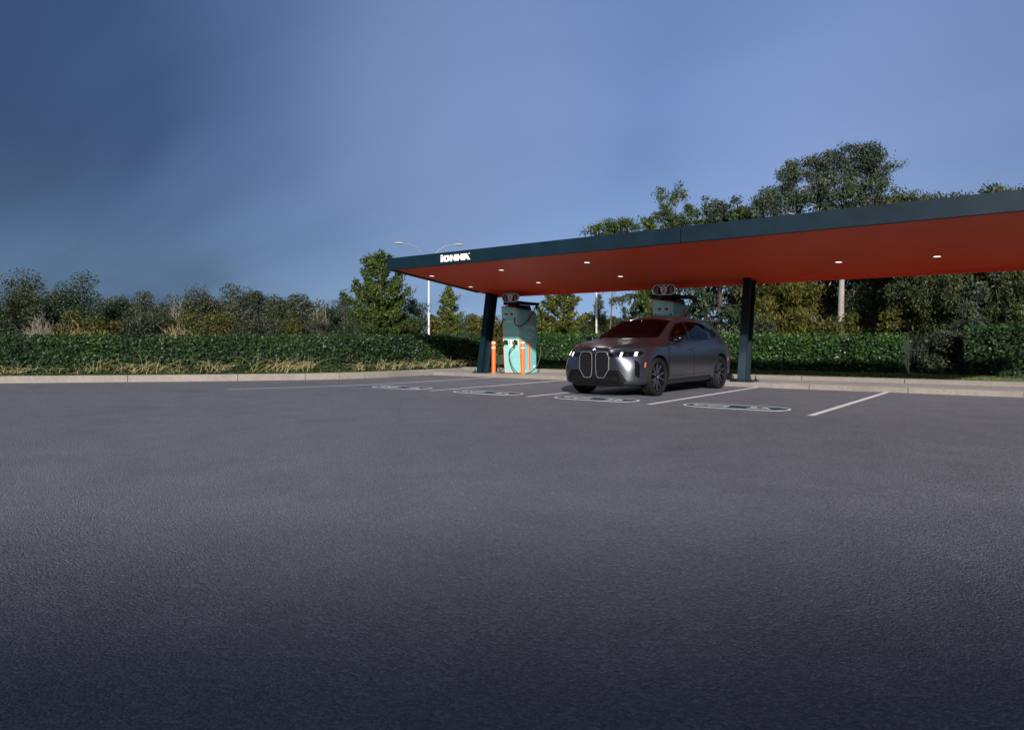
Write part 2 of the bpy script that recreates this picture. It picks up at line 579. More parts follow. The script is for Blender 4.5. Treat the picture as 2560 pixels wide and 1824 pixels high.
def from_curve(name, cu, depth, m, parent, mtx):
    t = bpy.data.objects.new('tmp', cu)
    COL.objects.link(t)
    C.view_layer.update()
    me = bpy.data.meshes.new_from_object(t.evaluated_get(C.evaluated_depsgraph_get()))
    bpy.data.objects.remove(t)
    bpy.data.curves.remove(cu)
    me.name = name
    me.transform(mtx @ T(0, 0, depth / 2))
    me.materials.clear()
    return link(name, me, m, parent)


def text(name, body, size, depth, m, parent, mtx, bold=0.0, sx=1.0):
    cu = bpy.data.curves.new('tmp', 'FONT')
    cu.body = body
    cu.size = size
    cu.extrude = depth / 2
    cu.offset = bold
    cu.align_x = 'CENTER'
    cu.align_y = 'CENTER'
    cu.resolution_u = 3
    return from_curve(name, cu, depth, m, parent, mtx @ Matrix.Diagonal((sx, 1, 1, 1)))


def digits(name, body, size, depth, m, parent, mtx, bold=0.0, sx=1.0):
    """like text(), with a flagged numeral one"""
    if body[0] != '1':
        return text(name, body, size, depth, m, parent, mtx, bold, sx)
    one = [(-.05, -.36), (.10, -.36), (.10, .36), (-.03, .36), (-.19, .23), (-.13, .13), (-.05, .19)]
    if len(body) == 1:
        return flat(name, [[(x * size, y * size) for x, y in one]], depth, m, parent, mtx)
    flat(name, [[(x * size - 0.36 * size * sx, y * size) for x, y in one]], depth, m, parent, mtx)
    return text(name, body[1:], size, depth, m, parent, mtx @ T(0.20 * size * sx, 0, 0), bold, sx)


def arc(cx, cy, rx, ry, a0, a1, n):
    return [(cx + rx * math.cos(R(a0 + (a1 - a0) * i / n)), cy + ry * math.sin(R(a0 + (a1 - a0) * i / n))) for i in range(n + 1)]


def stadium(wd, ht, cx=0.0, cy=0.0, n=8):
    r = ht / 2
    return arc(cx + wd / 2 - r, cy, r, r, -90, 90, n) + arc(cx - wd / 2 + r, cy, r, r, 90, 270, n)


def circle(r, cx=0.0, cy=0.0, n=20, ry=None):
    return arc(cx, cy, r, ry or r, 0, 360 - 360 / n, n - 1)


def rrect(x0, x1, y0, y1, r, n=4):
    return (arc(x1 - r, y0 + r, r, r, -90, 0, n) + arc(x1 - r, y1 - r, r, r, 0, 90, n)
            + arc(x0 + r, y1 - r, r, r, 90, 180, n) + arc(x0 + r, y0 + r, r, r, 180, 270, n))


def wordmark(h, tm=True):
    """the operator's wide heavy lettering, capitals h tall, starting at x = 0; returns (letters, dot, width)"""
    def sup(cx, cy, rx, ry, e=0.62, n=28):
        out = []
        for i in range(n):
            a = 2 * math.pi * i / n
            c, s = math.cos(a), math.sin(a)
            out.append((cx + rx * math.copysign(abs(c) ** e, c), cy + ry * math.copysign(abs(s) ** e, s)))
        return out
    L = [[(0, 0), (.45, 0), (.45, .80), (0, .80)],
         sup(1.23, .5, .69, .52), sup(1.23, .5, .23, .20),
         [(2.03, 0), (2.47, 0), (2.47, .52), (2.98, 0), (3.30, 0), (3.30, 1), (2.87, 1), (2.87, .50), (2.38, 1), (2.03, 1)],
         [(3.42, 0), (3.86, 0), (3.86, .52), (4.37, 0), (4.69, 0), (4.69, 1), (4.26, 1), (4.26, .50), (3.77, 1), (3.42, 1)],
         [(4.82, 0), (5.22, 0), (5.22, .2), (5.50, .2), (5.70, 0), (6.22, 0), (5.52, 1), (4.82, 1)],
         [(5.22, .42), (5.44, .42), (5.22, .74)]]
    if tm:
        L += [[(5.80, .90), (6.0, .90), (6.0, 1.0), (5.80, 1.0)], [(6.03, .90), (6.18, .90), (6.18, 1.0), (6.03, 1.0)]]
    dot = [[(x, y) for x, y in rrect(-.02, .47, .88, 1.14, .10)]]
    s = lambda q: [[(x * h, y * h) for x, y in lp] for lp in q]
    return s(L), s(dot), 6.22 * h


def add_wordmark(parent, h, depth, m, mtx, mdot=None, tm=True, name='lettering'):
    L, dot, wd = wordmark(h, tm)
    if mdot:
        flat(name, L, depth, m, parent, mtx)
        return flat('letter_dot', dot, depth, mdot, parent, mtx)
    return flat(name, L + dot, depth, m, parent, mtx)


def np_mesh(name, V, F, m, parent=None, smooth=False):
    """mesh from numpy arrays: V (n,3), F (k,4)"""
    me = bpy.data.meshes.new(name)
    V = np.ascontiguousarray(V, dtype=np.float32)
    F = np.ascontiguousarray(F, dtype=np.int32)
    me.vertices.add(len(V))
    me.vertices.foreach_set('co', V.ravel())
    me.loops.add(F.size)
    me.loops.foreach_set('vertex_index', F.ravel())
    me.polygons.add(len(F))
    me.polygons.foreach_set('loop_start', np.arange(0, F.size, F.shape[1], dtype=np.int32))
    me.update(calc_edges=True)
    return link(name, me, m, parent, smooth, angle=None)


def offset_path(path, d):
    """2-D polyline moved to its left by d"""
    P = [Vector(p) for p in path]
    out = []
    for i, p in enumerate(P):
        t0 = (P[i] - P[i - 1]).normalized() if i > 0 else (P[1] - P[0]).normalized()
        t1 = (P[i + 1] - P[i]).normalized() if i < len(P) - 1 else t0
        n0, n1 = Vector((-t0.y, t0.x)), Vector((-t1.y, t1.x))
        b = (n0 + n1).normalized()
        out.append(p + b * (d / max(0.4, b.dot(n0))))
    return out


def resample(path, step):
    P = [Vector(p) for p in path]
    out = [P[0]]
    for a, b in zip(P, P[1:]):
        n = max(1, round((b - a).length / step))
        out += [a.lerp(b, k / n) for k in range(1, n + 1)]
    return out


def kerb_run(bm, path, prof, step=3.0, gap=0.008):
    """kerb stones along a path: prof = (offset to the left, height) outline"""
    cur = resample(path, step)
    offs = {d: offset_path(cur, d) for d in {p[0] for p in prof}}
    for i in range(len(cur) - 1):
        lp = []
        for k, sgn in ((i, 1), (i + 1, -1)):
            dirv = (cur[i + 1] - cur[i]).normalized() * gap * sgn
            lp.append([Vector((offs[d][k].x + dirv.x, offs[d][k].y + dirv.y, z)) for d, z in prof])
        loft(bm, lp)


# ------------------------------------------------------------------ ground, lot, kerbs, pad
b = BM()
g = bmesh.ops.create_grid(b, x_segments=8, y_segments=8, size=400)
tag(obj('parking_lot', b, 'asphalt'), kind='structure')

KERB_V = 17.08                       # front of the raised pad
LEFT = [(-40.0, -14.0), (-31.0, -3.2), (-26.6, 1.7), (-22.4, 6.4), (-20.2, 8.8), (-18.3, 11.0), (-17.2, 12.5), (-16.75, 13.4), (-16.55, 14.2), (-16.5, 15.2), (-16.5, 16.6), (-16.45, 18.75)]
LEFT = [Vector(p) for p in LEFT]
BACK = [Vector((-16.64, 18.85)), Vector((14.0, 18.85))]
prof_l = [(0.0, -0.05), (0.0, 0.165), (0.025, 0.19), (0.16, 0.195), (0.16, -0.05)]
b = BM()
kerb_run(b, LEFT, prof_l)
kerb_run(b, BACK, [(0.0, 0.05), (0.0, 0.205), (0.02, 0.225), (0.17, 0.23), (0.17, 0.05)], 2.4)
kerb_run(b, [Vector((-16.38, KERB_V)), Vector((14.0, KERB_V))], [(0.0, -0.05), (0.004, 0.10), (0.022, 0.118), (0.16, 0.12), (0.16, -0.05)], 2.05)
tag(obj('kerb', b, 'kerb_concrete'), kind='structure')
b = BM()
u = -16.36
while u < 14:
    bx(b, u + 0.004, u + 2.042, KERB_V + 0.164, 18.845, -0.05, 0.122)
    u += 2.05
tag(obj('pavement', b, 'pad_concrete'), kind='structure')
# the planted ground behind the kerbs
edge = [(p.x, p.y) for p in offset_path(LEFT, 0.14)][:-1] + [(-16.62, 18.99), (14.0, 18.99), (240, 18.99), (240, 330), (-330, 330), (-330, -14)]
b = BM()
f = b.faces.new([b.verts.new((x, y, 0.172)) for x, y in edge])
bmesh.ops.triangulate(b, faces=[f])
for f in b.faces:
    f.normal_update()
    if f.normal.z < 0:
        f.normal_flip()
tag(obj('lawn', b, 'lawn', fix=False), kind='structure')

# ------------------------------------------------------------------ painted lines and stall markings
def stripe(path, wd, label):
    b = BM()
    a, c = offset_path([Vector(p) for p in path], -wd / 2), offset_path([Vector(p) for p in path], wd / 2)
    rows = [(b.verts.new((p.x, p.y, 0.004)), b.verts.new((q.x, q.y, 0.004))) for p, q in zip(a, c)]
    for r0, r1 in zip(rows, rows[1:]):
        b.faces.new((r0[0], r1[0], r1[1], r0[1]))
    o = obj('parking_line', b, 'paint_white')
    return tag(o, label, 'road marking', 'white lines between the parking stalls')


STALL = [-13.68, -10.92, -8.14, -5.42, -2.66]
stripe([(-2.66, 10.82), (-2.60, 17.07)], 0.10, 'white painted stall line farthest from the car, ending past the 3A marking')
stripe([(-5.42, 11.10), (-5.43, 17.07)], 0.10, 'white painted stall line between the grey car and the 3A marking')
stripe([(-8.14, 11.20), (-8.14, 17.07)], 0.10, 'white painted stall line running under the nose of the grey car')
stripe([(-10.92, 11.30), (-10.95, 17.07)], 0.10, 'white painted stall line in front of the orange bollards, between 1B and 2A')
stripe([(-15.03, 8.75), (-14.55, 9.85), (-14.05, 11.0), (-13.72, 12.6), (-13.68, 17.07)], 0.10, 'long bending white line that starts far out on the empty asphalt')


def marking(u0, v0, left, right, label):
    root = empty('stall_marking', (u0, v0, 0))
    tag(root, label, 'road marking', 'navy lozenges painted in front of the stalls')
    flat('outline', [stadium(1.80, 0.72), stadium(1.725, 0.645)], 0.003, 'paint_white', root, T(0, 0, 0.002))
    flat('field', [stadium(1.725, 0.645)], 0.0025, 'paint_navy', root, T(0, 0, 0.0015))
    text('lettering', left, 0.27, 0.003, 'paint_white', root, T(-0.43, 0, 0.002), 0.008, 1.25)
    digits('lettering', right, 0.27, 0.003, 'paint_white', root, T(0.40, 0, 0.002), 0.008, 1.25)
    return root


marking(-12.32, 11.75, 'CCS', '1B', 'navy lozenge marking with white outline farthest from the car, reading CCS 1B')
marking(-9.53, 11.65, 'CCS', '2A', 'navy lozenge marking with white outline reading CCS 2A, in the empty stall beside the car')
marking(-6.78, 11.60, 'CCS', '2B', 'navy lozenge marking with white outline reading CCS 2B, in front of the grey car')
marking(-4.04, 11.55, 'CCS', '3A', 'navy lozenge marking with white outline reading CCS 3A, nearest and largest')

# ------------------------------------------------------------------ canopy
UL, UR = -14.65, 2.97
VF, VR = 13.40, 18.02
HF, HR = 3.185, 2.70                       # underside at the front and at the rear
SL = (HF - HR) / (VR - VF)


def hs(v):
    return HF - SL * (v - VF)


can = empty('charging_canopy', (UL, VF, 0))
tag(can, 'long low charging canopy with navy edge, orange-red underside and leaning steel posts', 'canopy')
OFF = Vector((UL, VF, 0))


def cpt(u, v, z):
    return Vector((u, v, z)) - OFF


# front edge: two box lengths with a joint above the middle post
b = BM()
for u0, u1 in ((UL, -5.835), (-5.815, UR)):
    loft(b, [[cpt(u, VF, HF - 0.03), cpt(u, VF + 0.09, HF - 0.035), cpt(u, VF + 0.09, HF + 0.20), cpt(u, VF, HF + 0.285)] for u in (u0, u1)])
obj('front_fascia', b, 'navy_steel', can)
for uu, vend in ((UL, 17.35), (UR - 0.13, VR)):
    b = BM()
    loft(b, [[cpt(uu, v, hs(v) - 0.028), cpt(uu + 0.13, v, hs(v) - 0.028), cpt(uu + 0.13, v, hs(v) + 0.19), cpt(uu, v, hs(v) + 0.2)] for v in (VF + 0.092, vend)])
    obj('side_fascia', b, 'navy_steel', can)
b = BM()
loft(b, [[cpt(u, VF + 0.092, hs(VF + 0.092)), cpt(u, VR, HR), cpt(u, VR, HR + 0.012), cpt(u, VF + 0.092, hs(VF + 0.092) + 0.012)] for u in (UL + 0.005, UR - 0.005)])
obj('soffit', b, 'soffit_orange', can)
b = BM()
loft(b, [[cpt(u, VF + 0.005, HF + 0.275), cpt(u, VR, HR + 0.16), cpt(u, VR, HR + 0.20), cpt(u, VF + 0.005, HF + 0.30)] for u in (UL - 0.004, UR + 0.004)])
obj('roof_deck', b, 'navy_steel', can)
b = BM()
loft(b, [[cpt(u, VR - 0.02, HR - 0.085), cpt(u, VR + 0.05, HR - 0.085), cpt(u, VR + 0.05, HR + 0.158), cpt(u, VR - 0.02, HR + 0.158)] for u in (UL + 0.004, UR - 0.004)])
obj('rear_fascia', b, 'soffit_orange', can)
mt = T(*cpt(-12.56, VF - 0.003, HF + 0.045)) @ FRONT
add_wordmark(can, 0.165, 0.012, 'cream', mt)
# round lamps let into the underside
LAMPS = [(-14.05, 14.6), (-14.12, 16.42), (-11.44, 14.57), (-11.55, 16.46), (-8.74, 14.52), (-8.81, 16.36), (-3.44, 16.38), (-1.60, 16.47)]
for lu, lv in LAMPS:
    z = hs(lv)
    mt = T(*cpt(lu, lv, z - 0.002)) @ Matrix.Rotation(-math.atan(SL), 4, 'X')
    b = BM()
    lathe(b, [(0.092, 0.0), (0.092, -0.012), (0.075, -0.012), (0.075, 0.0)], 24, mt)
    lo = obj('downlight', b, 'lamp_ring', can)
    b = BM()
    lathe(b, [(0.073, 0.0), (0.073, -0.008), (0.05, -0.012), (0.0005, -0.013)], 24, mt)
    obj('lens', b, 'lamp_glass', lo)
    # each of these lamps is lit
    sl_ = bpy.data.lights.new('downlight', 'SPOT')
    sl_.energy = 11.0
    sl_.color = (1.0, 0.94, 0.86)
    sl_.spot_size = R(150)
    sl_.spot_blend = 0.6
    sl_.shadow_soft_size = 0.07
    so_ = bpy.data.objects.new('lamp_light', sl_)
    COL.objects.link(so_)
    so_.location = (lu, lv, z - 0.03)
# posts: leaning I-sections on bolted plates
for cu_ in (-14.36, -5.84, 2.68):
    v0, lean = 17.30, 0.47
    b = BM()
    zt = 2.78

    def sec(x0, x1, y0, y1):
        lp = []
        for z in (0.15, zt):
            k = (z - 0.15) / (zt - 0.15) * lean
            lp.append([cpt(cu_ + x, v0 + y + k, (z if z < 1 else hs(v0 + y + k) - 0.002)) for x, y in ((x0, y0), (x1, y0), (x1, y1), (x0, y1))])
        loft(b, lp)
    sec(-0.10, 0.10, -0.20, -0.165)
    sec(-0.10, 0.10, 0.165, 0.20)
    sec(-0.014, 0.014, -0.165, 0.165)
    po = obj('post', b, 'post_steel', can)
    b = BM()
    bx(b, *[a + o for a, o in zip((cu_ - 0.27, cu_ + 0.27), (-OFF.x, -OFF.x))], v0 - 0.215 - OFF.y, v0 + 0.36 - OFF.y, 0.121, 0.15, 0.004)
    obj('base_plate', b, 'post_steel', po)
    for sx in (-0.215, 0.215):
        for sy in (-0.13, 0.27):
            b = BM()
            mt = T(*cpt(cu_ + sx, v0 + sy, 0.15))
            lathe(b, [(0.036, 0), (0.036, 0.012), (0.027, 0.012), (0.027, 0.045), (0.013, 0.045), (0.013, 0.11), (0.004, 0.115)], 6, mt)
            obj('anchor_bolt', b, 'post_steel', po)

# ------------------------------------------------------------------ chargers
LEAN = 0.082
nl = math.sqrt(1 + LEAN * LEAN)
PLANE = Matrix(((1, 0, 0, 0), (0, -LEAN / nl, -1 / nl, 0), (0, 1 / nl, -LEAN / nl, 0), (0, 0, 0, 1)))   # the leaning front


def ribs(b, x0, x1, z0, z1, pitch, base=0.0, depth=0.009):
    pr = [(z0, base - 0.004)]
    z = z0
    while z < z1 - 0.3 * pitch:
        pr += [(z, base + depth), (z + pitch * 0.70, base + depth * 0.65), (z + pitch * 0.78, base), (z + pitch * 0.97, base)]
        z += pitch
    pr += [(z, base - 0.004)]
    prism(b, pr, lambda p, q, c: PLANE @ Vector((c, p, q)), x0, x1)


def charger(u0, v0, num, label):
    rt = empty('charging_station', (u0, v0, 0.122))
    tag(rt, label, 'charger', 'teal electric vehicle chargers')
    outl = [(-0.33, 0.02), (0.33, 0.02), (0.33, 2.03)] + [(0.33 - 0.05 + 0.05 * math.cos(a), 2.03 + 0.05 * math.sin(a)) for a in (0.5, 1.1)] + [(0.27, 2.09)]
    outl += [(-0.28, 2.165), (-0.315, 2.155), (-0.33, 2.12)]
    # shell
    b = BM()
    fr = [PLANE @ Vector((x, z, 0)) for x, z in outl]
    bk = [Vector((x, 0.85, 0.02 + (z - 0.02) * 0.958)) for x, z in outl]
    mid = [f.lerp(q, 0.93) for f, q in zip(fr, bk)]
    bk = [Vector((q.x * 0.93, 0.85, 0.02 + (q.z - 0.02) * 0.985)) for q in bk]
    loft(b, [fr, mid, bk])
    obj('body', b, 'teal', rt, True, angle=30)
    b = BM()
    bx(b, -0.34, 0.34, 0.10, 0.86, 0.0, 0.115, 0.03, seg=3)
    obj('plinth', b, 'teal_light', rt, True)
    # orange edging round the front
    ins = [(x * 0.958, 0.02 + 0.016 + (z - 0.02) * 0.984) for x, z in outl]
    flat('edge_trim', [outl, ins], 0.014, 'orange', rt, PLANE)
    # ribbed front
    b = BM()
    prism(b, [(x * 0.99, z) for x, z in ins if z < 1.72] + [(0.31, 1.72), (-0.31, 1.72)][:2], lambda p, q, c: PLANE @ Vector((p, q, c)), 0.0005, 0.004)
    ribs(b, -0.29, 0.29, 0.07, 0.74, 0.055, 0.004)
    ribs(b, -0.29, 0.29, 1.13, 1.60, 0.055, 0.004)
    obj('front_panel', b, 'teal_light', rt)
    # hood over the cable outlets
    b = BM()
    hood = [(-0.313, 1.73), (0.313, 1.73), (0.313, 2.03), (0.265, 2.068), (-0.275, 2.142), (-0.313, 2.12)]
    loft(b, [[PLANE @ Vector((x, z, 0.002)) for x, z in hood], [PLANE @ Vector((x, z, 0.035)) for x, z in hood],
             [PLANE @ Vector((x * 0.97, 1.75 + (z - 1.73) * 0.95, 0.047)) for x, z in hood]])
    hd = obj('hood', b, 'teal', rt, True, angle=25)
    for s, tx in ((-1, num + 'A'), (1, num + 'B')):
        mt = PLANE @ T(s * 0.135, 1.895, 0.0475)
        pl = flat('stall_badge', [stadium(0.235, 0.118)], 0.004, 'sign_white', rt, mt)
        flat('badge_field', [stadium(0.205, 0.090)], 0.0055, 'sign_navy', pl, mt)
        digits('lettering', tx, 0.085, 0.007, 'sign_white', pl, mt @ T(s * 0.042, 0, 0), 0.003, 0.9)
        flat('plug_icon', [circle(0.013, -s * 0.055, 0.017, 12), circle(0.007, -s * 0.055, 0.017, 8), circle(0.013, -s * 0.055, -0.016, 12), circle(0.007, -s * 0.055, -0.016, 8)],
             0.007, 'decal_white', pl, mt)
    add_wordmark(rt, 0.052, 0.003, 'decal_white', PLANE @ T(-0.16, 1.635, 0.0045), tm=False)
    # plug holster
    b = BM()
    prism(b, rrect(-0.30, 0.30, 0.88, 1.085, 0.02), lambda p, q, c: PLANE @ Vector((p, q, c)), 0.001, 0.022)
    hol = obj('holster_panel', b, 'panel_white', rt)
    for s in (-1, 1):
        mt = PLANE @ T(s * 0.19, 0.985, 0.022)
        flat('status_ring', [rrect(-0.085, 0.085, -0.085, 0.085, 0.025), rrect(-0.066, 0.066, -0.066, 0.066, 0.02)], 0.01, 'green_glow', hol, mt)
        flat('socket', [rrect(-0.065, 0.065, -0.065, 0.065, 0.02)], 0.004, 'plastic_black', hol, mt)
        flat('plug_icon', [rrect(-0.02, 0.02, -0.055, 0.06, 0.012), rrect(-0.008, 0.008, -0.03, 0.03, 0.006)], 0.003, 'plastic_black', hol, PLANE @ T(s * 0.055, 0.985, 0.022))
        # the plug that sits in it
        b = BM()
        p0 = PLANE @ Vector((s * 0.19, 0.985, 0.02))
        px_ = s * 0.19
        ys = p0.y
        tube(b, smooth_pts([(px_, ys + 0.01, 1.0), (px_ + s * 0.01, ys - 0.07, 1.0), (px_ + s * 0.03, ys - 0.13, 0.97), (px_ + s * 0.045, ys - 0.15, 0.88)], 4),
             [0.05] * 5 + [0.042] * 4 + [0.030] * 4, 10)
        bx(b, px_ - 0.03, px_ + 0.03, ys - 0.10, ys - 0.01, 1.03, 1.07, 0.012)
        obj('plug', b, 'plastic_black', rt, True)
    flat('yellow_tag', [rrect(-0.016, 0.016, -0.02, 0.02, 0.004)], 0.003, 'yellow', rt, PLANE @ T(0.05, 0.72, 0.015))
    flat('notice', [circle(0.04, 0, 0, 16, 0.03)], 0.003, 'label_white', rt, PLANE @ T(-0.02, 0.835, 0.004))
    text('lettering', 'PLUG IN  TAP  GO', 0.028, 0.002, 'sign_navy', rt, PLANE @ T(0, 1.105, 0.0045))
    # raised orange ribs, lettering, smile and label on both cheeks
    for s in (1, -1):
        fm = (T(0.3305, 0, 0) @ SIDE) if s > 0 else (T(-0.3305, 0, 0) @ Matrix(((0, 0, -1, 0), (-1, 0, 0, 0), (0, 1, 0, 0), (0, 0, 0, 1))) @ T(-0.86, 0, 0))
        for z0, z1 in ((0.10, 1.0), (1.63, 1.95)):
            for y0 in (0.375, 0.432):
                b = BM()
                bx(b, y0, y0 + 0.046, z0, z1, 0.0, 0.022, 0.006)
                b.transform(fm)
                obj('side_rib', b, 'orange', rt)
        L, dot, wd = wordmark(0.104, False)
        flat('lettering', L + dot, 0.003, 'decal_white', rt, fm @ T(0.10, 1.41, 0))
        sm = []
        outer, inner = arc(0.43, 1.33, 0.285, 0.22, 195, 345, 18), arc(0.43, 1.33, 0.25, 0.18, 345, 195, 18)
        sm.append(outer + inner)
        sm.append(arc(0.43, 1.24, 0.17, 0.10, 20, 160, 14) + arc(0.43, 1.24, 0.145, 0.08, 160, 20, 14))
        for k in range(5):
            a = R(40 + 25 * k)
            c, q = math.cos(a), math.sin(a)
            sm.append([(0.43 + 0.05 * c - 0.006 * q, 1.22 + 0.04 * q + 0.006 * c), (0.43 + 0.12 * c - 0.006 * q, 1.22 + 0.075 * q + 0.006 * c),
                       (0.43 + 0.12 * c + 0.006 * q, 1.22 + 0.075 * q - 0.006 * c), (0.43 + 0.05 * c + 0.006 * q, 1.22 + 0.04 * q - 0.006 * c)])
        flat('smile_graphic', sm, 0.003, 'decal_white', rt, fm)
        flat('label', [rrect(0.65, 0.76, 0.18, 0.255, 0.005)], 0.003, 'label_white', rt, fm)
    # cable arm on top
    b = BM()
    prism(b, [(-0.60, 2.335), (-0.12, 2.345), (0.30, 2.285), (0.66, 2.255), (0.66, 2.165), (0.36, 2.175), (-0.12, 2.225), (-0.60, 2.215)],
          lambda p, q, c: (p, c, q), 0.27, 0.53)
    obj('cable_arm', b, 'black_steel', rt)
    b = BM()
    loft(b, [[Vector(p) for p in q] for q in (((-0.29, -0.09, 2.13), (0.28, -0.09, 2.06), (0.29, 0.74, 2.02), (-0.29, 0.74, 2.09)),
                                             ((-0.25, -0.05, 2.15), (0.24, -0.05, 2.085), (0.25, 0.66, 2.05), (-0.25, 0.66, 2.115)),
                                             ((-0.17, 0.18, 2.225), (0.26, 0.18, 2.18), (0.26, 0.58, 2.18), (-0.17, 0.58, 2.225)))])
    obj('roof_cap', b, 'black_steel', rt)
    # cables
    rc = 0.0165
    paths = [
        [(0.225, -0.17, 1.80), (0.215, -0.205, 1.70), (0.235, -0.215, 1.58), (0.34, -0.13, 1.50), (0.46, 0.03, 1.60), (0.57, 0.24, 1.88), (0.635, 0.38, 2.12), (0.64, 0.40, 2.18)],
        [(0.64, 0.40, 2.18), (0.70, 0.42, 2.08), (0.80, 0.42, 1.85), (0.83, 0.40, 1.45), (0.82, 0.37, 1.0), (0.82, 0.33, 0.55), (0.74, 0.22, 0.2), (0.58, 0.02, 0.03), (0.42, -0.14, 0.02), (0.30, -0.22, 0.06), (0.14, -0.27, 0.30), (0.05, -0.27, 0.58), (0.08, -0.25, 0.76), (0.22, -0.235, 0.88)],
        [(-0.215, -0.17, 1.80), (-0.25, -0.21, 1.66), (-0.34, -0.20, 1.50), (-0.44, -0.02, 1.50), (-0.52, 0.22, 1.85), (-0.58, 0.38, 2.20)],
        [(-0.58, 0.40, 2.20), (-0.56, 0.42, 1.9), (-0.52, 0.40, 1.3), (-0.52, 0.36, 0.6), (-0.47, 0.22, 0.12), (-0.38, 0.0, 0.018), (-0.28, -0.20, 0.02), (-0.30, -0.26, 0.06), (-0.38, -0.26, 0.22), (-0.44, -0.25, 0.5), (-0.37, -0.25, 0.75), (-0.235, -0.235, 0.88)]]
    for p in paths:
        b = BM()
        tube(b, smooth_pts(p, 6), rc, 8)
        obj('cable', b, 'rubber', rt, True)
    for sx in (0.64, -0.58):
        b = BM()
        lathe(b, [(0.020, -0.11), (0.048, -0.075), (0.042, -0.03), (0.03, 0.02)], 10, T(sx, 0.40, 2.16))
        obj('cable_clamp', b, 'rubber', rt, True)
    # number board over the roof
    mt = T(-0.005, -0.145, 2.415) @ FRONT
    b = BM()
    prism(b, stadium(0.655, 0.285, n=10), lambda p, q, c: mt @ Vector((p, q, c)), -0.045, 0.0)
    sg = obj('number_board', b, 'sign_white', rt)
    flat('board_field', [stadium(0.612, 0.242, n=10)], 0.004, 'sign_navy', sg, mt)
    flat('number_disc', [circle(0.098, 0, -0.008, 28, 0.115)], 0.007, 'sign_white', sg, mt)
    digits('lettering', num, 0.19, 0.0095, 'sign_navy', sg, mt @ T(0, -0.008, 0), 0.004, 0.85)
    for s in (-1, 1):
        flat('horn_icon', [[(s * 0.075, 0.06), (s * 0.10, 0.095), (s * 0.155, 0.105), (s * 0.155, 0.075), (s * 0.115, 0.068), (s * 0.095, 0.045)]], 0.007, 'sign_white', sg, mt)
        cx = s * 0.205
        flat('plug_icon', [circle(0.046, cx, 0.010, 18), circle(0.034, cx, 0.010, 14), circle(0.012, cx, 0.018, 8), circle(0.008, cx - 0.017, -0.004, 8), circle(0.008, cx + 0.017, -0.004, 8),
                           stadium(0.088, 0.052, cx, -0.066), circle(0.012, cx - 0.019, -0.066, 8), circle(0.012, cx + 0.019, -0.066, 8),
                           rrect(cx - 0.018, cx + 0.018, 0.066, 0.086, 0.005)], 0.006, 'sign_grey', sg, mt)
        e = arc(s * 0.185, 0, 0.1, 0.1, -38 if s > 0 else 142, 38 if s > 0 else 218, 8)
        e2 = arc(s * 0.185, 0, 0.093, 0.093, 38 if s > 0 else 218, -38 if s > 0 else 142, 8)
        flat('rim_arc', [e + e2], 0.006, 'sign_grey', sg, mt)
    for s in (-0.12, 0.12):
        b = BM()
        bx(b, s - 0.02, s + 0.02, -0.10, -0.06, 2.06, 2.40)
        obj('board_bracket', b, 'black_steel', rt)
    return rt


charger(-13.27, 17.50, '1', 'teal charger numbered 1 standing behind two orange bollards')
charger(-8.02, 17.50, '2', 'teal charger numbered 2 showing its top above the grey car roof')

# ------------------------------------------------------------------ bollards
def bollard(u0, v0, label):
    rt = empty('bollard', (u0, v0, 0.122))
    tag(rt, label, 'bollard', 'orange bollards before the charger')
    b = BM()
    r = 0.066
    prof = [(r + 0.004, 0), (r + 0.004, 0.012), (r, 0.014), (r, 0.985)] + [(r * math.cos(R(a)), 0.985 + 0.062 * math.sin(R(a))) for a in (15, 30, 45, 60, 75, 88)]
    lathe(b, prof, 28)
    obj('sleeve', b, 'orange_plastic', rt, True, angle=50)
    for z in (0.80, 0.96):
        b = BM()
        lathe(b, [(r - 0.01, z), (r + 0.0025, z), (r + 0.0025, z + 0.034), (r - 0.01, z + 0.034)], 28)
        obj('reflective_band', b, 'reflective_white', rt, True)
    return rt


bollard(-13.88, 17.27, 'orange bollard with two white bands standing beside the leaning steel post')
bollard(-12.74, 17.30, 'orange bollard with two white bands standing in front of the charger cheek')


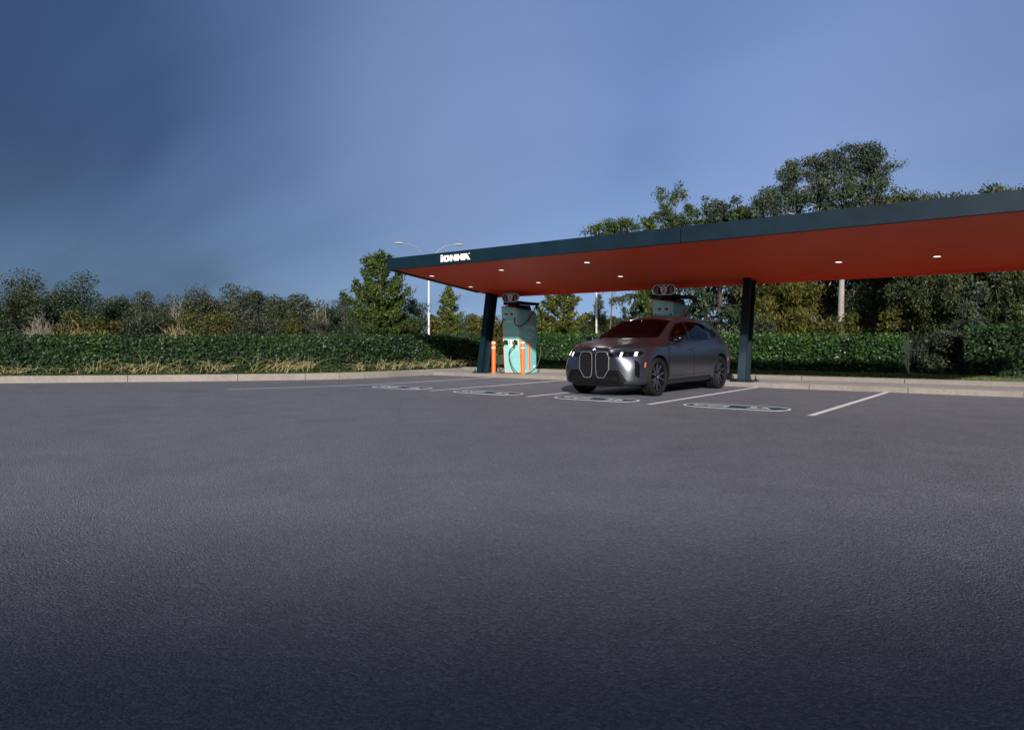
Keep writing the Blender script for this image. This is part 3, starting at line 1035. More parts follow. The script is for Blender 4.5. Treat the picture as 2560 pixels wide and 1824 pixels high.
# ------------------------------------------------------------------ the car
#   y, w, zb, ws, zs, wb, zbelt, wr, zr, zt
CARTAB = [
    (0.000, 0.45, 0.32, 0.370, 0.865, 0.35, 0.905, 0.27, 0.925, 0.94),
    (0.025, 0.60, 0.245, 0.410, 0.915, 0.385, 0.950, 0.30, 0.970, 0.985),
    (0.095, 0.76, 0.23, 0.465, 0.940, 0.435, 0.980, 0.33, 1.00, 1.01),
    (0.215, 0.875, 0.215, 0.595, 0.962, 0.545, 1.005, 0.38, 1.035, 1.045),
    (0.450, 0.970, 0.205, 0.850, 0.990, 0.765, 1.045, 0.50, 1.085, 1.095),
    (0.850, 0.988, 0.205, 0.955, 1.020, 0.875, 1.088, 0.60, 1.135, 1.15),
    (1.180, 0.985, 0.205, 0.950, 1.020, 0.885, 1.105, 0.70, 1.165, 1.185),
    (1.480, 0.980, 0.205, 0.945, 1.030, 0.895, 1.115, 0.765, 1.265, 1.345),
    (1.850, 0.978, 0.205, 0.942, 1.035, 0.900, 1.12, 0.705, 1.460, 1.53),
    (2.180, 0.978, 0.205, 0.942, 1.035, 0.900, 1.12, 0.670, 1.585, 1.672),
    (2.550, 0.978, 0.205, 0.942, 1.04, 0.900, 1.125, 0.660, 1.640, 1.722),
    (3.000, 0.980, 0.205, 0.945, 1.04, 0.898, 1.13, 0.658, 1.645, 1.735),
    (3.450, 0.986, 0.205, 0.955, 1.04, 0.895, 1.135, 0.650, 1.632, 1.728),
    (3.900, 0.993, 0.205, 0.965, 1.045, 0.885, 1.145, 0.640, 1.592, 1.700),
    (4.250, 0.985, 0.215, 0.955, 1.05, 0.865, 1.16, 0.622, 1.530, 1.660),
    (4.520, 0.962, 0.235, 0.925, 1.04, 0.835, 1.15, 0.600, 1.445, 1.595),
    (4.730, 0.925, 0.26, 0.885, 1.01, 0.80, 1.10, 0.565, 1.270, 1.390),
    (4.880, 0.87, 0.29, 0.83, 0.95, 0.75, 1.0, 0.51, 1.07, 1.10),
    (4.950, 0.77, 0.36, 0.73, 0.87, 0.65, 0.91, 0.43, 0.94, 0.95)]


def car_section(row):
    y, w_, zb, ws, zs, wb, zq, wr, zr, zt = row
    z4 = 0.60
    z5 = min(0.83, zs - 0.06)
    k5 = max(0.0, 1 - y / 0.8)
    x5 = w_ * 0.997 * (1 - k5) + (0.5 * w_ + 0.5 * ws) * k5
    half = [(0.0, zb), (0.60 * w_, zb), (0.91 * w_, zb + 0.015), (0.968 * w_, zb + 0.11), (w_, z4 * 0.5 + 0.5 * min(z4, zs - 0.2)), (x5, z5), (ws, zs), (wb, zq),
            ((wb + wr) / 2 + 0.018, (zq + zr) / 2 + 0.02), (wr, zr), (wr * 0.55, zr + (zt - zr) * 0.80), (0.0, zt)]
    return y, half


def car_body():
    b = BM()
    rings = []
    for row in CARTAB:
        y, half = car_section(row)
        right = [b.verts.new((x, y, z)) for x, z in half]
        leftv = [b.verts.new((-x, y, z)) for x, z in half[1:-1]]
        rings.append((right, leftv))

    def ring(r):
        return r[0] + r[1][::-1]
    for a, c in zip(rings, rings[1:]):
        A, B_ = ring(a), ring(c)
        for i in range(len(A)):
            j = (i + 1) % len(A)
            b.faces.new((A[i], A[j], B_[j], B_[i]))
    # crisp lines along the sill, shoulder and roof rail
    cl = b.edges.layers.float.new('crease_edge')
    for k, cv in ((3, 0.45), (6, 0.5), (7, 0.25), (9, 0.35)):
        for a, c in zip(rings, rings[1:]):
            for e0, e1 in ((a[0][k], c[0][k]), (a[1][k - 1], c[1][k - 1])):
                ed = b.edges.get((e0, e1))
                if ed:
                    ed[cl] = cv
    for r in (rings[0], rings[-1]):
        rt, lf = r
        L = [rt[0]] + lf + [rt[-1]]
        for i in range(len(rt) - 1):
            q = [rt[i], rt[i + 1], L[i + 1], L[i]]
            q = list(dict.fromkeys(q))
            b.faces.new(q)
    bmesh.ops.recalc_face_normals(b, faces=b.faces)
    me = bpy.data.meshes.new('body')
    b.to_mesh(me)
    b.free()
    return me


def apply_mods(o):
    C.view_layer.update()
    me = bpy.data.meshes.new_from_object(o.evaluated_get(C.evaluated_depsgraph_get()))
    o.modifiers.clear()
    old = o.data
    o.data = me
    bpy.data.meshes.remove(old)
    return me


CARU, CARV = -7.02, 12.12
YAW = R(-2.5)
car = empty('car', (CARU + 2.475 * math.sin(YAW), CARV + 2.475 * (1 - math.cos(YAW)), 0), YAW)
tag(car, 'satin grey electric SUV with twin black grilles backed into the stall under the canopy', 'car')
body = link('body', car_body(), ['car_paint', 'satin_black'], car)
sm_ = body.modifiers.new('s', 'SUBSURF')
sm_.levels = sm_.render_levels = 3
bme = apply_mods(body)
tb = BM()
tb.from_mesh(bme)
BVH = BVHTree.FromBMesh(tb)
tb.free()
AX = (0.94, 4.03)
WR = 0.392
for ay in AX:
    cb = BM()
    lathe(cb, [(WR + 0.048, -1.3), (WR + 0.048, 1.3)], 56, T(0, ay, WR + 0.012) @ Matrix.Rotation(R(90), 4, 'Y'))
    cut = obj('cutter', cb, 'satin_black', car)
    mo = body.modifiers.new('b', 'BOOLEAN')
    mo.operation = 'DIFFERENCE'
    mo.solver = 'EXACT'
    mo.object = cut
    bme = apply_mods(body)
    bpy.data.objects.remove(cut)
while len(bme.materials) < 2:
    bme.materials.append(None)
bme.materials[0] = M['car_paint']
bme.materials[1] = M['satin_black']
for p in bme.polygons:
    c = p.center
    inside = any(abs(math.hypot(c.y - ay, c.z - WR - 0.012) - (WR + 0.048)) < 0.02 and abs(p.normal.x) < 0.35 for ay in AX)
    p.material_index = 1 if inside or (c.z < 0.26 and p.normal.z < -0.6) else 0


def in_poly(x, y, P):
    r = False
    for (x0, y0), (x1, y1) in zip(P, P[1:] + P[:1]):
        if (y0 > y) != (y1 > y) and x < (x1 - x0) * (y - y0) / (y1 - y0) + x0:
            r = not r
    return r


WIND = [(-0.70, 1.205), (0.70, 1.205), (0.735, 1.24), (0.665, 1.44), (0.60, 1.575), (0.3, 1.615), (-0.3, 1.615), (-0.60, 1.575), (-0.665, 1.44), (-0.735, 1.24)]
PANES = [[(1.68, 1.15), (1.72, 1.275), (1.95, 1.405), (2.2, 1.503), (2.49, 1.543), (2.50, 1.155)],
         [(2.58, 1.156), (2.57, 1.545), (3.0, 1.547), (3.38, 1.532), (3.55, 1.512), (3.55, 1.178)]]
ob = BM()
ob.from_mesh(bme)
gone = []
for f in ob.faces:
    c = f.calc_center_median()
    if c.y < 2.35 and f.normal.y < -0.1 and f.normal.z > 0.2 and in_poly(c.x / 0.93, 1.41 + (c.z - 1.41) / 0.90, WIND):
        gone.append(f)
    elif abs(f.normal.x) > 0.5 and c.z > 1.1 and any(in_poly(c.y, c.z, P) for P in PANES):
        gone.append(f)
bmesh.ops.delete(ob, geom=gone, context='FACES')
ob.to_mesh(bme)
ob.free()
bme.polygons.foreach_set('use_smooth', [True] * len(bme.polygons))
bme.set_sharp_from_angle(angle=R(38))


def patch(name, poly, frame, off, thick, m, parent=None, step=0.03, label=None, holes=()):
    """a panel cut to a 2-D outline and pressed onto the car's surface. frame = (origin, a, b): outline axes; it is pressed along -(a x b)"""
    o_, a_, b_ = (Vector(q) for q in frame)
    d_ = a_.cross(b_).normalized()
    loops = [list(poly)] + [list(h) for h in holes]
    pts, eds = [], []
    for lp in loops:
        dense = []
        for (x0, y0), (x1, y1) in zip(lp, lp[1:] + lp[:1]):
            n = max(1, int(math.hypot(x1 - x0, y1 - y0) / step))
            dense += [(x0 + (x1 - x0) * k / n, y0 + (y1 - y0) * k / n) for k in range(n)]
        k0 = len(pts)
        pts += dense
        eds += [(k0 + i, k0 + (i + 1) % len(dense)) for i in range(len(dense))]
    xs, ys = [p[0] for p in poly], [p[1] for p in poly]
    bnd = list(pts)
    x = min(xs) + step / 2
    while x < max(xs):
        y = min(ys) + step / 2
        while y < max(ys):
            if in_poly(x, y, loops[0]) and not any(in_poly(x, y, h) for h in loops[1:]) and min((x - q[0]) ** 2 + (y - q[1]) ** 2 for q in bnd) > (0.4 * step) ** 2:
                pts.append((x, y))
            y += step
        x += step
    vs_, es_, fs_, *_ = delaunay_2d_cdt([Vector(p) for p in pts], eds, [], 0 if not holes else 0, 1e-6)
    hit = []
    for p in vs_:
        src = o_ + a_ * p.x + b_ * p.y + d_ * 3.0
        loc, nr, idx, dist = BVH.ray_cast(src, -d_)
        if loc is None:
            loc, nr, idx, dist = BVH.find_nearest(o_ + a_ * p.x + b_ * p.y)
            if loc is None:
                loc, nr = src, d_
        if nr.dot(d_) < 0:
            nr = -nr
        hit.append((loc, nr))
    b = BM()
    top = [b.verts.new(l + n * off) for l, n in hit]
    bot = [b.verts.new(l + n * (off - thick)) for l, n in hit]
    cnt = {}
    for f in fs_:
        cx, cy = sum(vs_[i].x for i in f) / len(f), sum(vs_[i].y for i in f) / len(f)
        if not in_poly(cx, cy, loops[0]) or any(in_poly(cx, cy, h) for h in loops[1:]):
            continue
        try:
            b.faces.new([top[i] for i in f])
        except ValueError:
            continue
        for i, j in zip(f, list(f[1:]) + [f[0]]):
            cnt[(i, j)] = cnt.get((i, j), 0) + 1
    for (i, j), c in cnt.items():
        if (j, i) not in cnt:
            b.faces.new((top[j], top[i], bot[i], bot[j]))
    bmesh.ops.delete(b, geom=[q for q in b.verts if not q.link_faces], context='VERTS')
    o = obj(name, b, m, parent or car, True, angle=40, fix=False)
    if label:
        o['label'] = label
    return o


FR = ((0, 0, 0), (1, 0, 0), (0, 0, 1))                 # seen from the nose: x, z; pressed along +y
# make sure a x b points out of the car: (1,0,0) x (0,0,1) = (0,-1,0)


def sidef(s):                                           # (y, z) outlines on either flank
    return ((0, 0, 0), (0, s, 0), (0, 0, 1))


def sp(poly, s):
    return [(y * s, z) for y, z in poly]


def grow(poly, d):
    """outline moved outwards by d"""
    area = sum(x0 * y1 - x1 * y0 for (x0, y0), (x1, y1) in zip(poly, poly[1:] + poly[:1]))
    sg = 1 if area < 0 else -1
    n = len(poly)
    out = []
    for i in range(n):
        p0, p1, p2 = Vector(poly[i - 1]), Vector(poly[i]), Vector(poly[(i + 1) % n])
        t0, t1 = (p1 - p0).normalized(), (p2 - p1).normalized()
        n0, n1 = Vector((-t0.y, t0.x)) * sg, Vector((-t1.y, t1.x)) * sg
        bb = (n0 + n1).normalized()
        q = p1 + bb * (d / max(0.5, bb.dot(n0)))
        out.append((q.x, q.y))
    return out


for s in (1, -1):
    F_ = sidef(s)
    fdoor = [(1.40, 0.40), (2.52, 0.40), (2.55, 0.90), (2.55, 1.095), (1.52, 1.085), (1.43, 1.00), (1.385, 0.70)]
    rdoor = [(2.57, 0.40), (3.48, 0.42), (3.56, 0.62), (3.72, 0.86), (3.76, 1.10), (2.59, 1.097), (2.59, 0.90)]
    for dr, hy in ((fdoor, 2.32), (rdoor, 3.44)):
        dp = patch('door', sp(dr, s), F_, 0.0042, 0.004, 'car_paint')
        patch('door_gap', sp(grow(dr, 0.008), s), F_, 0.0018, 0.004, 'gap_black', dp, 0.05)
        patch('door_handle', sp([(hy, 0.915), (hy + 0.17, 0.925), (hy + 0.17, 0.963), (hy, 0.953)], s), F_, 0.008, 0.006, 'gloss_black', dp, 0.04)
    # daylight opening: black surround, three panes
    dlo = [(1.46, 1.135), (1.62, 1.255), (1.92, 1.425), (2.18, 1.525), (2.5, 1.565), (3.0, 1.568), (3.4, 1.552), (3.75, 1.508), (4.0, 1.445), (4.20, 1.36), (4.18, 1.325), (3.86, 1.195), (3.6, 1.160), (2.5, 1.135)]
    sr = patch('window_surround', sp(dlo, s), F_, 0.003, 0.004, 'gloss_black', None, 0.03, None, [sp(grow(P_, -0.012), s) for P_ in PANES])
    for nm, pn in (('front', [(1.68, 1.15), (1.72, 1.275), (1.95, 1.405), (2.2, 1.503), (2.49, 1.543), (2.50, 1.155)]),
                   ('rear', [(2.58, 1.156), (2.57, 1.545), (3.0, 1.547), (3.38, 1.532), (3.55, 1.512), (3.55, 1.178)]),
                   ('quarter', [(3.60, 1.185), (3.60, 1.503), (3.76, 1.478), (3.98, 1.42), (4.13, 1.352), (3.84, 1.212)])):
        patch('side_window', sp(pn, s), F_, 0.0065, 0.003, 'clear_glass' if nm != 'quarter' else 'car_glass', None, 0.04)
    patch('window_trim', sp([(1.50, 1.122), (2.5, 1.128), (3.6, 1.148), (3.87, 1.188), (4.18, 1.317), (4.17, 1.333), (3.85, 1.200), (3.6, 1.165), (2.5, 1.140), (1.52, 1.134)], s), F_, 0.008, 0.006, 'gloss_black', None, 0.05)
    patch('side_sill', sp([(1.36, 0.245), (3.53, 0.255), (3.50, 0.36), (2.4, 0.335), (1.46, 0.325)], s), F_, 0.020, 0.03, 'gloss_black', None, 0.06)
    patch('side_marker', sp([(0.40, 0.60), (0.425, 0.60), (0.455, 0.70), (0.43, 0.70)], s), F_, 0.006, 0.006, 'marker_orange', None, 0.02, 'orange side marker lamp')
    patch('side_marker', sp([(4.47, 0.66), (4.49, 0.66), (4.505, 0.74), (4.485, 0.74)], s), F_, 0.006, 0.006, 'tail_red', None, 0.02, 'red side marker lamp')
    patch('fender_gap', sp([(1.345, 0.45), (1.350, 0.45), (1.36, 0.9), (1.43, 1.06), (1.424, 1.062), (1.352, 0.905)], s), F_, 0.0015, 0.003, 'gap_black', None, 0.05)
    # arch lip
    b = BM()
    for ay in AX:
        pass
    b.free()
    # headlamp: slim dark strip that wraps round the corner, two slanting bars of light
    DG = ((0, 0, 0), Vector((0.80, 0.6 * s, 0)).normalized() * 1.0, (0, 0, 1))
    if s > 0:
        DG = ((0, 0, 0), Vector((0.82, 0.57, 0)), (0, 0, 1))
        k = 1
    else:
        DG = ((0, 0, 0), Vector((0.82, -0.57, 0)), (0, 0, 1))
        k = -1
    hl = [(0.28, 0.800), (0.52, 0.803), (0.78, 0.815), (0.92, 0.838), (0.965, 0.87), (0.98, 0.912), (0.90, 0.918), (0.62, 0.903), (0.28, 0.886)]
    hp = patch('headlight', [(x * k, z) for x, z in hl], DG, 0.006, 0.006, 'gloss_black', None, 0.03)
    for x0 in (0.49, 0.775):
        wd = 0.045 if x0 < 0.7 else 0.06
        dz = 0.012 if x0 > 0.7 else 0
        patch('light_bar', [(q * k, z) for q, z in [(x0, 0.810 + dz), (x0 + wd, 0.810 + dz), (x0 + wd + 0.032, 0.892 + dz), (x0 + 0.032, 0.892 + dz)]], DG, 0.010, 0.005, 'drl', hp, 0.02)
    patch('headlamp_lens', [(0.65 * k + q * k, 0.852 + z) for q, z in circle(0.02, 0, 0, 12)], DG, 0.009, 0.004, 'chrome', hp, 0.02)
    # air curtain slot at the corner
    sl = [(0.795, 0.46), (0.865, 0.41), (0.875, 0.40), (0.882, 0.65), (0.85, 0.705), (0.795, 0.735)]
    cs = patch('air_curtain', [(x * k, z) for x, z in sl], DG, 0.005, 0.006, 'gap_black', None, 0.03)
    patch('slot_frame', [(x * k, z) for x, z in grow(sl, 0.012)], DG, 0.008, 0.008, 'satin_black', cs, 0.03, None, [[(x * k, z) for x, z in sl]])
    # tail lamp
    DT = ((0, 4.95, 0), Vector((-0.82, 0.57 * k, 0)), (0, 0, 1))
    patch('tail_light', [(x * -k, z) for x, z in [(0.30, 0.89), (0.90, 0.915), (0.92, 0.945), (0.30, 0.925)]], DT, 0.006, 0.006, 'tail_red', None, 0.05)

# windscreen and rear window
patch('windscreen', WIND, FR, 0.006, 0.003, 'clear_glass', None, 0.05)
patch('windscreen_border', grow(WIND, 0.006), FR, 0.003, 0.005, 'gloss_black', None, 0.03, None, [[(x * 0.90, 1.41 + (z - 1.41) * 0.84) for x, z in WIND]])
# the cabin behind the glass
b = BM()
prism(b, [(1.05, 1.02), (1.30, 1.125), (1.62, 1.115), (1.72, 1.05), (1.72, 0.78), (1.05, 0.78)], lambda p, q, c: (c, p, q), -0.80, 0.80)
obj('dashboard', b, 'cabin_black', car)
b = BM()
bx(b, -0.84, 0.84, 1.3, 4.4, 0.40, 0.46)
bx(b, -0.86, -0.83, 1.3, 4.4, 0.461, 1.10)
bx(b, 0.83, 0.86, 1.3, 4.4, 0.461, 1.10)
bx(b, -0.60, 0.60, 2.2, 3.9, 1.60, 1.625)
obj('cabin_lining', b, 'cabin_black', car)
for sx_, yy_ in ((-0.38, 2.05), (0.38, 2.05), (-0.38, 3.0), (0.38, 3.0)):
    b = BM()
    bx(b, sx_ - 0.25, sx_ + 0.25, yy_, yy_ + 0.52, 0.50, 0.66, 0.05, seg=3)
    loft(b, [[Vector((sx_ + dx * w_, yy_ + 0.46 + k_ * 0.22 + dy, 0.60 + k_ * 0.62)) for dx, dy in ((-1, 0), (-0.85, -0.07), (0.85, -0.07), (1, 0), (0.85, 0.07), (-0.85, 0.07))] for k_, w_ in ((0, 0.24), (0.35, 0.26), (0.8, 0.24), (1.0, 0.18))])
    st_ = obj('seat', b, 'seat_leather', car, True)
    b = BM()
    bx(b, sx_ - 0.13, sx_ + 0.13, yy_ + 0.66, yy_ + 0.76, 1.27, 1.45, 0.04, seg=3)
    obj('headrest', b, 'seat_leather', st_, True)
b = BM()
mt = T(0.38, 1.80, 1.06) @ Matrix.Rotation(R(65), 4, 'X')
tube(b, [mt @ Vector((0.185 * math.cos(R(a)), 0.17 * math.sin(R(a)), 0)) for a in range(0, 361, 15)], 0.016, 8)
tube(b, [mt @ Vector((-0.18, 0, 0)), mt @ Vector((0, -0.02, -0.02)), mt @ Vector((0.18, 0, 0))], [0.014, 0.04, 0.014], 8)
obj('steering_wheel', b, 'satin_black', car, True)
b = BM()
bx(b, -0.11, 0.11, 1.93, 1.96, 1.475, 1.54, 0.015)
tube(b, [(0, 1.945, 1.53), (0, 1.96, 1.60)], 0.012, 6)
obj('rear_view_mirror', b, 'satin_black', car)
BK = ((0, 0, 0), (-1, 0, 0), (0, 0, 1))
patch('rear_window', [(-0.58, 1.15), (0.58, 1.15), (0.50, 1.49), (-0.50, 1.49)], BK, 0.004, 0.006, 'car_glass', None, 0.06)
ap = []
# black lower intake and its bright frame ends
intake = [(-0.36, 0.545), (-0.585, 0.540), (-0.70, 0.345), (-0.64, 0.285), (-0.55, 0.255), (0.55, 0.255), (0.64, 0.285), (0.70, 0.345), (0.585, 0.540), (0.36, 0.545)]
patch('lower_grille', intake, FR, 0.006, 0.008, 'gloss_black', None, 0.04)
for s in (1, -1):
    patch('intake_blade', [(x * s, z) for x, z in [(0.50, 0.535), (0.575, 0.535), (0.69, 0.345), (0.62, 0.30), (0.56, 0.30), (0.625, 0.36)]], FR, 0.020, 0.02, 'satin_black', None, 0.03)
    patch('intake_mesh', [(x * s, z) for x, z in [(0.10, 0.34), (0.54, 0.34), (0.50, 0.42), (0.10, 0.43)]], FR, 0.010, 0.006, 'satin_black', None, 0.04)
patch('front_lip', [(-0.60, 0.252), (0.60, 0.252), (0.55, 0.222), (-0.55, 0.222)], FR, 0.018, 0.02, 'satin_black', None, 0.05)
# twin grilles
kid = [(0.045, 0.86), (0.095, 0.912), (0.265, 0.912), (0.305, 0.893), (0.350, 0.795), (0.345, 0.545), (0.235, 0.385), (0.085, 0.385), (0.055, 0.445), (0.040, 0.62)]
for s in (1, -1):
    kp = [(x * s, z) for x, z in kid]
    g_ = patch('grille', kp, FR, 0.012, 0.012, 'gap_black', None, 0.03)
    rim_in = grow(kp, -0.011)
    patch('grille_frame', grow(kp, 0.002), FR, 0.019, 0.014, 'bright_trim', g_, 0.03, None, [grow(kp, -0.0065)])
    z = 0.42
    while z < 0.90:
        xs_ = []
        P = rim_in
        for (x0, z0), (x1, z1) in zip(P, P[1:] + P[:1]):
            if (z0 > z) != (z1 > z):
                xs_.append(x0 + (x1 - x0) * (z - z0) / (z1 - z0))
        if len(xs_) == 2:
            a0, a1 = sorted(xs_)
            patch('grille_slat', [(a0, z - 0.007), (a1, z - 0.007), (a1, z + 0.007), (a0, z + 0.007)], FR, 0.022, 0.012, 'slat_black', g_, 0.06)
        z += 0.0385
patch('grille_bridge', [(-0.036, 0.25), (0.036, 0.25), (0.034, 0.85), (0.05, 0.872), (-0.05, 0.872), (-0.034, 0.85)], FR, 0.016, 0.014, 'satin_black', None, 0.04)
# roundel
dl, nr, *_ = BVH.ray_cast(Vector((0, -2, 0.952)), Vector((0, 1, 0)))
q = Vector((0, 0, 1)).rotation_difference(nr if nr.y < 0 else -nr).to_matrix().to_4x4()
xa = q.to_3x3() @ Vector((1, 0, 0))
mt = Matrix.Translation(dl) @ q @ Matrix.Rotation(math.atan2(-(q.to_3x3().inverted() @ Vector((1, 0, 0))).y * -1, (q.to_3x3().inverted() @ Vector((1, 0, 0))).x), 4, 'Z')
bd = flat('badge', [circle(0.041, 0, 0, 24)], 0.006, 'rim_dark', car, mt)
for a in (0, 90, 180, 270):
    flat('badge_quarter', [[(0, 0)] + arc(0, 0, 0.030, 0.030, a, a + 90, 6)], 0.008, 'badge_blue' if a % 180 else 'badge_white', bd, mt)
flat('badge_ring', [circle(0.042, 0, 0, 24), circle(0.034, 0, 0, 24)], 0.0085, 'chrome', bd, mt)

# mirrors
for s in (1, -1):
    b = BM()
    lp = []
    for t_, sc in ((0.0, 0.45), (0.03, 0.85), (0.10, 1.0), (0.17, 0.95), (0.205, 0.88)):
        lp.append([Vector((s * (0.955 + 0.13 + math.copysign(abs(math.cos(R(a))) ** 0.6, math.cos(R(a))) * 0.125 * sc), 1.47 + t_, 1.165 + math.copysign(abs(math.sin(R(a))) ** 0.7, math.sin(R(a))) * 0.072 * sc + 0.01)) for a in range(0, 360, 24)])
    loft(b, lp)
    tube(b, [(s * 0.90, 1.60, 1.085), (s * 0.97, 1.58, 1.10), (s * 1.03, 1.57, 1.12)], [0.03, 0.025, 0.03], 8)
    mr = obj('mirror', b, 'gloss_black', car, True, angle=60)
# wipers
for s, x0 in ((1, -0.05), (1, 0.5)):
    b = BM()
    pts = []
    for k in range(7):
        x_, z_ = x0 - 0.09 * k, 1.215 + 0.008 * k
        l_, n_, *_ = BVH.ray_cast(Vector((x_, -2, z_)), Vector((0, 1, 0)))
        pts.append(l_ + n_.normalized() * (0.012 if n_.y < 0 else -0.012))
    tube(b, pts, 0.006, 6)
    obj('wiper', b, 'satin_black', car)
# door-side pillar strip, shark fin
b = BM()
loft(b, [[Vector((x, y, z)) for x, y, z in q] for q in (((-0.03, 3.75, 1.68), (0.03, 3.75, 1.68), (0.03, 4.0, 1.665), (-0.03, 4.0, 1.665)), ((-0.006, 3.93, 1.76), (0.006, 3.93, 1.76), (0.006, 3.99, 1.755), (-0.006, 3.99, 1.755)))])
obj('roof_antenna', b, 'gloss_black', car)
# rear spoiler
b = BM()
loft(b, [[Vector((x, 4.42, 1.625 - 0.14 * x * x)), Vector((x, 4.60, 1.585 - 0.16 * x * x)), Vector((x, 4.60, 1.565 - 0.16 * x * x)), Vector((x, 4.44, 1.57 - 0.16 * x * x))] for x in (-0.55, -0.3, 0, 0.3, 0.55)])
obj('spoiler', b, 'car_paint', car, True)

# wheels
def wheel(x, ay, s, steer=0.0):
    """rim with five pairs of spokes; the tyre is a sub-part"""
    base = T(x, ay, WR) @ Matrix.Rotation(steer, 4, 'Z') @ Matrix.Rotation(R(90) * s, 4, 'Y')     # local z points outwards
    b = BM()
    lathe(b, [(0.292, 0.105), (0.285, 0.112), (0.272, 0.104), (0.262, 0.05), (0.262, -0.12), (0.292, -0.12)], 48, base, 0, False)
    lathe(b, [(0.262, 0.0), (0.0005, -0.01)], 32, base, 1, False)
    lathe(b, [(0.075, 0.02), (0.070, 0.085), (0.045, 0.093), (0.0005, 0.094)], 24, base, 0, False)
    for k in range(10):
        pair = 2 * math.pi * (k // 2) / 5 + R(90)
        off = R(12.5) * (1 if k % 2 else -1)
        a0, a1 = pair + off * 0.55, pair + off * 1.35
        c0, c1 = Vector((math.cos(a0), math.sin(a0), 0)), Vector((math.cos(a1), math.sin(a1), 0))
        n0 = Vector((-c0.y, c0.x, 0))
        n1 = Vector((-c1.y, c1.x, 0))
        p0, p1 = c0 * 0.05, c1 * 0.278
        lp = []
        for p, n, wd, zf in ((p0, n0, 0.020, 0.086), (p0.lerp(p1, 0.5), n0, 0.015, 0.083), (p1, n1, 0.017, 0.098)):
            lp.append([base @ (p + n * wd + Vector((0, 0, zf - 0.03))), base @ (p + n * wd * 0.8 + Vector((0, 0, zf))), base @ (p - n * wd * 0.8 + Vector((0, 0, zf))), base @ (p - n * wd + Vector((0, 0, zf - 0.03)))])
        loft(b, lp, mi=2)
    wh = obj('wheel', b, ['rim_dark', 'gap_black', 'rim_bright'], car, True, angle=30)
    b = BM()
    lathe(b, [(0.287, 0.100), (0.296, 0.124), (0.33, 0.138), (0.365, 0.132), (0.384, 0.116), (WR, 0.095), (WR, 0.05), (WR - 0.008, 0.047), (WR - 0.008, 0.037), (WR, 0.034), (WR, -0.034), (WR - 0.008, -0.037),
              (WR - 0.008, -0.047), (WR, -0.05), (WR, -0.095), (0.384, -0.116), (0.365, -0.132), (0.33, -0.138), (0.29, -0.12)], 64, base, 0, False)
    obj('tyre', b, 'tyre', wh, True, angle=35)
    b = BM()
    lathe(b, [(0.033, 0.094), (0.033, 0.098), (0.0005, 0.0985)], 16, base)
    obj('hub_cap', b, 'chrome', wh, True)
    return wh


for ay in AX:
    for s in (1, -1):
        wheel(s * 0.838, ay, s)
        # dark lining of the wheel house
        b = BM()
        lathe(b, [(WR + 0.046, 0.0), (WR + 0.046, 0.36)], 40, T(s * 0.60, ay, WR + 0.012) @ Matrix.Rotation(R(90) * s, 4, 'Y') @ T(0, 0, -0.06), 0, False)
        lathe(b, [(WR + 0.046, 0.0), (0.002, 0.0)], 40, T(s * 0.54, ay, WR + 0.012) @ Matrix.Rotation(R(90) * s, 4, 'Y'), 0, False)
        bmesh.ops.delete(b, geom=[v_ for v_ in b.verts if v_.co.z < 0.20], context='VERTS')
        obj('wheel_arch', b, 'gap_black', car, fix=False)


# ------------------------------------------------------------------ vegetation
def leaves(cent, size, rng, droop=None, aspect=0.5, sv=0.35):
    """one small rhombic leaf per centre -> V, F"""
    n = len(cent)
    a = rng.normal(size=(n, 3))
    if droop is not None:
        a = a * (1 - droop) + np.array([0, 0, -1.0]) * droop * 1.6
    a /= np.linalg.norm(a, axis=1)[:, None] + 1e-9
    r = rng.normal(size=(n, 3))
    b = np.cross(a, r)
    b /= np.linalg.norm(b, axis=1)[:, None] + 1e-9
    s = size * (1 + sv * rng.uniform(-1, 1, size=(n, 1)))
    V = np.stack([cent - a * s * 0.5, cent + b * s * aspect * 0.5, cent + a * s * 0.5, cent - b * s * aspect * 0.5], axis=1).reshape(-1, 3)
    return V, np.arange(4 * n).reshape(-1, 4)


def ribbons(paths, wd):
    """thin flat strips along 3-D polylines: (n, k, 3) -> V, F"""
    n, k, _ = paths.shape
    t = np.gradient(paths, axis=1)
    s = np.cross(t, np.array([0.3, -0.5, 0.8]))
    s /= np.linalg.norm(s, axis=2)[:, :, None] + 1e-9
    wv = np.linspace(1, 0.25, k)[None, :, None] * wd
    V = np.stack([paths - s * wv, paths + s * wv], axis=2).reshape(-1, 3)
    F = []
    idx = np.arange(n)[:, None] * (2 * k)
    for j in range(k - 1):
        F.append(np.stack([idx + 2 * j, idx + 2 * j + 1, idx + 2 * j + 3, idx + 2 * j + 2], axis=2).reshape(-1, 4))
    return V, np.concatenate(F)


def limbs(b, base, tips, r0, r1, rng, wob=0.12, k=5, n=6):
    base = Vector(base)
    for tp in tips:
        tp = Vector(tp)
        L = (tp - base).length
        pts = [base.lerp(tp, i / k) + (Vector(rng.normal(size=3)) * wob * L * (0 if i in (0, k) else 0.5)) for i in range(k + 1)]
        tube(b, pts, [r0 + (r1 - r0) * i / k for i in range(k + 1)], n)


def tree_root(name, label, cat, px, Z, group=None):
    x, y = at(px, Z)
    rt = empty(name, (x, y, 0.17))
    tag(rt, label, cat, group)
    return rt


def height(ytop, Z):
    return (859.0 - ytop) / 1720.0 * Z + CAMH - 0.17


